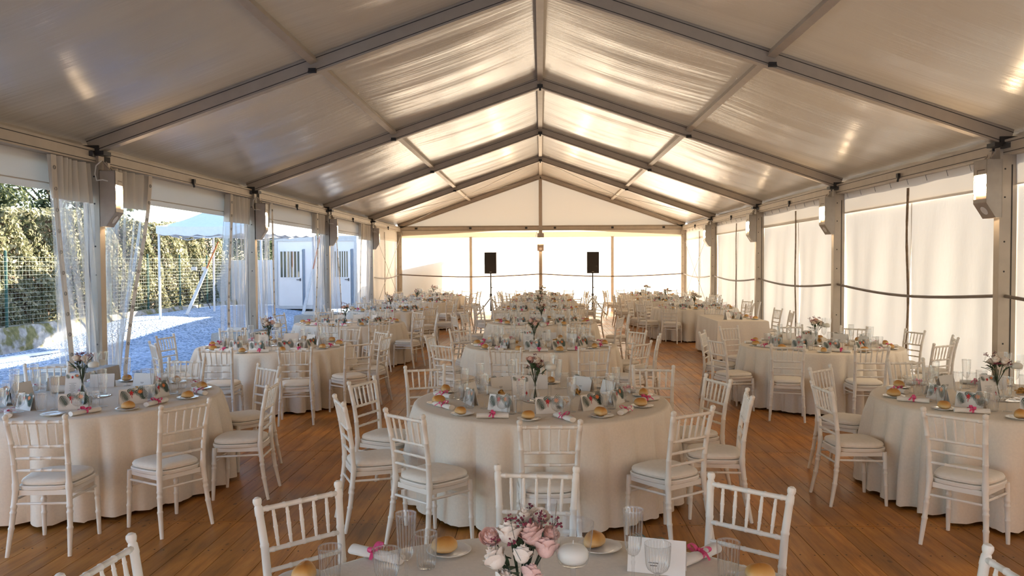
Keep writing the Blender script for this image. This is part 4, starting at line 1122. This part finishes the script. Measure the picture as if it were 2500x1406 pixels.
def rose_mesh(mat):
    b = MB(); n = 21; b.ball((0, 0, -.12), .58, 10, 7)
    for i in range(n):
        t = i / (n - 1); a0 = i * 2.39996
        def f(u, v, t=t, a0=a0):
            uu = u * 2 - 1
            rad = (.10 + .62 * t) * math.sin(min(1, v * 1.1) * math.pi / 2) ** .7 + t * .16 * v ** 3 * (1 - .3 * uu * uu)
            z = -.62 + v * (1.32 - .42 * t) - .16 * uu * uu * v - t * .14 * v ** 4
            a = a0 + uu * (1.30 - .30 * t) * math.sin(math.pi * (.14 + .72 * v)) ** .5
            return (rad * math.cos(a), rad * math.sin(a), z)
        b.grid(f, 6, 5)
    return b.mesh('rose', mat, True)
ROSE = {'c': rose_mesh(MAT['rose_cream']), 'p': rose_mesh(MAT['rose_pink'])}
def sprig_mesh(seed):
    r = random.Random(seed); b = MB()
    b.cur = 1; b.tube([(0, 0, -.09), (.004, .002, -.03), (0, 0, .0)], .0013, 4)
    for i in range(16):
        d = Vector((r.gauss(0, 1), r.gauss(0, 1), abs(r.gauss(.6, .8)))).normalized() * r.uniform(.012, .038)
        b.cur = 1; b.tube([(0, 0, -.005), d], .0007, 3, cap=False); b.cur = 0; b.ball(d, r.uniform(.0035, .0062), 6, 4)
    return b.mesh('filler_sprig', [MAT['sprig_wine'], MAT['stem_green']], True)
SPRIG = [sprig_mesh(s) for s in (1, 2, 3)]
def leaf_mesh():
    b = MB(); b.grid(lambda u, v: ((u - .5) * .030 * math.sin(math.pi * (.06 + .9 * v)), .004 * math.cos((u - .5) * 3) + .012 * v * v, v * .065), 4, 6)
    return b.mesh('leaf', MAT['leaf_green'], True)
LEAF = leaf_mesh()
vase_m = MB().lathe([(.030, .001), (.036, .006), (.040, .025), (.037, .045), (.024, .068), (.0165, .09), (.0155, .125), (.0195, .150), (.021, .156)], 36).mesh('vase', MAT['glass'], True)
def bouquet(key, loc, roses, seed, nsprig=11, spread=.07, lab=None):
    r = random.Random(seed)
    t = empty('flower_vase', loc, r.uniform(0, 6.28) if key != 'T0' else 0, label=lab or f'small rose and dark sprig bouquet in glass vase on the {TN[key]}', cat='flowers', group='bouquets on the tables')
    obj('vase', vase_m, t)
    st = MB()
    heads = []
    for i, (c, x, y, z, s) in enumerate(roses):
        heads.append((x, y, z)); o = obj('rose', ROSE[c], t); o.location = (x, y, z); o.scale = (s,) * 3
        o.rotation_euler = (-y * 7, x * 7, r.uniform(0, 6.28))
    for i in range(nsprig):
        a = r.uniform(0, 6.28); q = spread * (.35 + .85 * r.random()); z = .27 + .10 * r.random()
        o = obj('filler_sprig', SPRIG[i % 3], t); o.location = (q * math.cos(a), q * math.sin(a), z); o.rotation_euler = (-math.sin(a) * q * 6, math.cos(a) * q * 6, a); o.scale = (r.uniform(.45, .75),) * 3
        heads.append((q * math.cos(a), q * math.sin(a), z - .02))
    for i in range(14):
        a = r.uniform(0, 6.28); o = obj('leaf', LEAF, t); q = .02 + .04 * r.random(); o.location = (q * math.cos(a), q * math.sin(a), .19 + .09 * r.random()); o.rotation_euler = (R_(r.uniform(-75, -25)), 0, a - math.pi / 2); o.scale = (r.uniform(.8, 1.2),) * 3
    for x, y, z in heads: st.tube([(-x * .25, -y * .25, .012), (x * .1, y * .1, .14), (x * .8, y * .8, z - .02)], .0022, 5)
    st.build('stems', MAT['stem_green'], t)
    return t
def std_roses(seed):
    r = random.Random(seed); out = []
    for i in range(5):
        a = i * 1.3 + r.uniform(-.3, .3); q = .042 + .012 * r.random()
        out.append((r.choice('ccp'), q * math.cos(a), q * math.sin(a), .285 + .05 * r.random(), .040 + .008 * r.random()))
    return out
W3 = lambda c, ang, rad: (c[0] + rad * math.cos(R_(ang)), c[1] + rad * math.sin(R_(ang)))
Z0 = TZ + .001
it = random.Random(77)
def lab_item(text, key, what, deg): return f'{text} at {clock(key, what, deg)} o\'clock of the {TN[key]}'
def setting(key, c, deg, near):
    """one place laid at angle deg of a round table"""
    rz = R_(deg + 90)                                       # local +y looks to the table centre
    j = lambda s: it.uniform(-s, s)
    p = W3(c, deg - 7 + j(2), .865 + j(.025))
    spawn(PLATE, (*p, Z0), 0, label=lab_item('small white side plate', key, 'plate', deg), cat='plate', group='side plates')
    if not (key == 'L0' and abs(deg + 72) < 5):
        spawn(it.choice(BREADS), (p[0] + j(.012), p[1] + j(.012), Z0 + .0085), it.uniform(0, 3.1), it.uniform(.92, 1.08), label=lab_item('round golden bread roll on its plate', key, 'bread', deg), cat='bread', group='bread rolls')
    p = W3(c, deg + 9 + j(2), .845 + j(.03))
    spawn(it.choice(NAPKINS), (*p, Z0), rz + R_(it.choice((-1, 1)) * it.uniform(25, 75)), label=lab_item('rolled white napkin with pink ribbon bow', key, 'napkin', deg), cat='napkin', group='rolled napkins')
    p = W3(c, deg + 1 + j(3), .60 + j(.03))
    spawn(CARD, (*p, Z0), rz + R_(j(14)), label=lab_item('white card with leaf and blossom print', key, 'card', deg), cat='card', group='place cards')
    p = W3(c, deg + 7 + j(3), .705 + j(.03))
    spawn(LOW, (*p, Z0), 0, label=lab_item('footed ribbed water goblet', key, 'low', deg), cat='glass', group='water goblets')
    p = W3(c, deg - 15 + j(2), .60 + j(.03))
    spawn(FLUTE, (*p, Z0), 0, label=lab_item('ribbed champagne flute', key, 'flute', deg), cat='glass', group='champagne flutes')
    if near:
        p = W3(c, deg + 15 + j(2), .66 + j(.02))
        spawn(TALL, (*p, Z0), 0, label=lab_item('tall ribbed glass tumbler', key, 'tall', deg), cat='glass', group='tall tumblers')
def centre(key, c, seed, ang=0):
    r = random.Random(seed)
    m = (c[0] + r.uniform(-.05, .05), c[1] + r.uniform(-.05, .05))
    spawn(MIRROR, (*m, Z0), 0, label=f'round mirror plate under the flowers of the {TN[key]}', cat='mirror', group='mirror plates')
    zz = Z0 + .0062
    bouquet(key, (m[0] - .055, m[1] - .02, zz), std_roses(seed), seed)
    for i, (dx, dy, nm) in enumerate(((.07, -.06, 'nearer'), (.05, .085, 'farther'))):
        spawn(GOB, (m[0] + dx, m[1] + dy, zz), 0, label=f'{nm} tall stemmed candle glass on the {TN[key]}', cat='candle holder', group='candle goblets')
        spawn(CANDLE, (m[0] + dx, m[1] + dy, zz + .0005), 0, label=f'white dome candle in the {nm} candle glass of the {TN[key]}', cat='candle', group='dome candles')
    spawn(SIGN, (c[0] - .17, c[1] - .17 + .2, Z0), R_(r.uniform(-12, 12)), label=f'tall folded menu card with floral head on the {TN[key]}', cat='card', group='menu cards')
    for i in range(3):
        a = ang + i * 120 + r.uniform(-20, 20); p = W3(c, a, .38)
        spawn(r.choice(STICKS), (*p, Z0), R_(a + 90 + r.uniform(-70, 70)), label=f'breadsticks in paper wrap, {clock(key, "sticks", a)} o\'clock of the {TN[key]}', cat='breadsticks', group='breadstick bundles')
OFF = {'T1': -88, 'T2': -102, 'L0': -72, 'L1': -94, 'R0': -144, 'R1': -100}
for ti, (key, c) in enumerate(TC.items()):
    if key == 'T0': continue
    o0 = OFF.get(key, -90 + it.uniform(-10, 10))
    for i in range(10): setting(key, c, ((o0 + 36 * i + 180) % 360) - 180, c[1] < 12)
    centre(key, c, 100 + ti, it.uniform(0, 360))

# ---- the cropped table at the bottom edge, laid by hand
K0 = 'T0'; NM = TN['T0']
bouquet('T0', (-.06, 2.33, Z0 + .006), [('c', -.035, -.030, .325, .052), ('p', .030, -.035, .322, .052), ('p', -.090, -.010, .30, .042), ('c', -.075, -.070, .262, .050), ('p', .072, -.045, .285, .047), ('c', .010, .035, .345, .044), ('c', .055, .03, .35, .040), ('c', -.045, -.085, .205, .044), ('p', .088, -.02, .315, .036), ('c', .005, -.075, .275, .040), ('p', .03, -.085, .225, .040)], 501, 12, .085, lab='full bouquet of cream and pink roses on the bottom-edge table')
spawn(MIRROR, (0, 2.33, Z0), 0, label='round mirror plate under the roses of the bottom-edge table', cat='mirror', group='mirror plates')
for i, (x, y, nm) in enumerate(((.09, 2.27, 'nearer'), (-.01, 2.47, 'farther'))):
    spawn(GOB, (x, y, Z0 + .0062), 0, label=f'{nm} tall stemmed candle glass on the {NM}', cat='candle holder', group='candle goblets')
    spawn(CANDLE, (x, y, Z0 + .0067), 0, label=f'white dome candle in the {nm} candle glass of the {NM}', cat='candle', group='dome candles')
def put(proto, px, lab, cat, grp, rz=0, dz=0, sc=1.0): spawn(proto, (px[0], px[1], Z0 + dz), R_(rz), sc, label=lab, cat=cat, group=grp)
put(TALL, (-.735, 2.72), f'tall ribbed glass tumbler at the left rim of the {NM}', 'glass', 'tall tumblers')
put(FLUTE, (-.465, 2.70), f'ribbed champagne flute left of the roses on the {NM}', 'glass', 'champagne flutes')
put(LOW, (-.525, 2.66), f'footed ribbed water goblet left of the flute on the {NM}', 'glass', 'water goblets')
put(TALL, (-.42, 2.87), f'tall ribbed glass tumbler right of the left flute on the {NM}', 'glass', 'tall tumblers')
put(PLATE, (-.355, 3.02), f'small white side plate left of the roses on the {NM}', 'plate', 'side plates')
put(BREADS[0], (-.372, 3.01), f'round golden bread roll left of the roses on the {NM}', 'bread', 'bread rolls', 20, .0085, 1.0)
put(PLATE, (.225, 3.075), f'small white side plate right of the roses on the {NM}', 'plate', 'side plates')
put(BREADS[1], (.205, 3.085), f'round golden bread roll right of the roses on the {NM}', 'bread', 'bread rolls', 60, .0085, 1.0)
put(FLUTE, (.318, 2.76), f'ribbed champagne flute right of the roses on the {NM}', 'glass', 'champagne flutes')
put(LOW, (.40, 2.74), f'footed ribbed water goblet right of the right flute on the {NM}', 'glass', 'water goblets')
put(TALL, (.655, 2.80), f'tall ribbed glass tumbler at the right rim of the {NM}', 'glass', 'tall tumblers')
put(PLATE, (.76, 2.76), f'small white side plate at the right rim of the {NM}', 'plate', 'side plates')
put(BREADS[2], (.755, 2.765), f'round golden bread roll at the right rim of the {NM}', 'bread', 'bread rolls', 10, .0085)
put(PLATE, (-.84, 2.73), f'small white side plate at the left rim of the {NM}', 'plate', 'side plates')
put(BREADS[0], (-.83, 2.735), f'round golden bread roll at the left rim of the {NM}', 'bread', 'bread rolls', 80, .0085)
put(NAPKINS[0], (-.62, 2.95), f'rolled napkin with pink ribbon left of the roses on the {NM}', 'napkin', 'rolled napkins', 62)
put(NAPKINS[1], (.585, 2.97), f'rolled napkin with pink ribbon right of the roses on the {NM}', 'napkin', 'rolled napkins', -45)
put(CARD, (.415, 2.86), f'folded white card seen from its plain back on the {NM}', 'card', 'place cards', 165)
# ---- the rectangular table by the wall
RN = TN['R2']
for i, (x, y, d) in enumerate(((4.0, 15.75, 88), (3.98, 16.35, 95), (4.0, 16.95, 84))):
    wd = ['nearest', 'middle', 'farthest'][i]
    put(CARD, (x - .12, y), f'{wd} folded card on the {RN}', 'card', 'place cards', d + 8)
    put(PLATE, (x + .16, y - .12), f'{wd} white side plate on the {RN}', 'plate', 'side plates')
    put(BREADS[i], (x + .16, y - .12), f'{wd} bread roll on the {RN}', 'bread', 'bread rolls', 40 * i, .0085)
    put(NAPKINS[i % 2], (x + .12, y + .12), f'{wd} rolled napkin with pink ribbon on the {RN}', 'napkin', 'rolled napkins', d + 50)
    put(LOW, (x - .05, y + .13), f'{wd} footed ribbed goblet on the {RN}', 'glass', 'water goblets')
    put(FLUTE, (x - .14, y + .2), f'{wd} ribbed champagne flute on the {RN}', 'glass', 'champagne flutes')
put(STICKS[0], (3.72, 15.95), f'breadsticks in paper wrap on the {RN}', 'breadsticks', 'breadstick bundles', 30)
put(SIGN, (3.62, 15.62), f'tall folded menu card on the {RN}', 'card', 'menu cards', 40)
# ================================================================ loudspeakers at the far end
def speaker(x, y, side):
    st = empty('speaker_stand', (x, y, 0), label=f'black tripod stand of the {side} loudspeaker at the far wall', cat='stand', group='speaker stands')
    MB().tube([(0, 0, .12), (0, 0, .75)], .032, 10).build('lower_pole', MAT['black_clamp'], st, smooth='auto')
    MB().tube([(0, 0, .70), (0, 0, 1.52)], .025, 10).build('upper_pole', MAT['black_clamp'], st, smooth='auto')
    MB().tube([(0, 0, .68), (0, 0, .76)], .046, 10).build('collar', MAT['black_clamp'], st)
    MB().tube([(.02, 0, .98), (.06, 0, .98)], .018, 8).build('knob', MAT['black_clamp'], st)
    for a in (90, 210, 330):
        c, s = math.cos(R_(a)), math.sin(R_(a))
        l = MB().tube([(0, 0, .62), (.52 * c, .52 * s, .02)], .022, 8).build('leg', MAT['black_clamp'], st)
        MB().ball((.53 * c, .53 * s, .022), .022, 8, 6).build('rubber_foot', MAT['speaker_black'], l)
        MB().tube([(0, 0, .14), (.27 * c, .27 * s, .31)], .009, 6).build('brace', MAT['black_clamp'], st)
    b = empty('loudspeaker', (x, y, 1.50), label=f'{side} black loudspeaker box on its tripod at the far wall', cat='speaker', group='loudspeakers')
    bm = MB(); w, h, d = .44, .78, .36
    bm.prism([(-w/2, -d/2), (w/2, -d/2), (w/2 - .06, d/2), (-w/2 + .06, d/2)], 0, h).build('cabinet', MAT['speaker_black'], b)
    MB().box((0, -d/2 - .008, h/2), (w - .03, .014, h - .05)).build('grille', MAT['grille_black'], b)
    MB().box((0, -d/2 - .016, .06), (.08, .006, .02)).build('badge', MAT['steel_wire'], b)
speaker(-1.83, 29.3, 'left'); speaker(1.90, 29.3, 'right')
# a dark bag leaning on the right stand
bg = empty('black_bag', (1.35, 28.75, 0), label='small black bag standing by the right speaker stand', cat='bag')
V, F = [], []
for i, (rx, ry, z) in enumerate(((.20, .12, 0), (.23, .14, .06), (.22, .13, .22), (.15, .07, .36), (.05, .03, .42))):
    for k in range(14):
        a = 2 * math.pi * k / 14; V.append((rx * math.cos(a) * (1 + .05 * math.sin(3 * a + i)), ry * math.sin(a), z))
for i in range(4):
    for k in range(14): F.append((i*14+k, i*14+(k+1) % 14, (i+1)*14+(k+1) % 14, (i+1)*14+k))
F += [tuple(range(13, -1, -1)), tuple(range(56, 70))]
MB().add(V, F).build('body', MAT['speaker_black'], bg, smooth=True)
MB().tube([(-.1, 0, .36), (-.08, 0, .5), (.08, 0, .5), (.1, 0, .36)], .012, 6).build('handle', MAT['speaker_black'], bg)
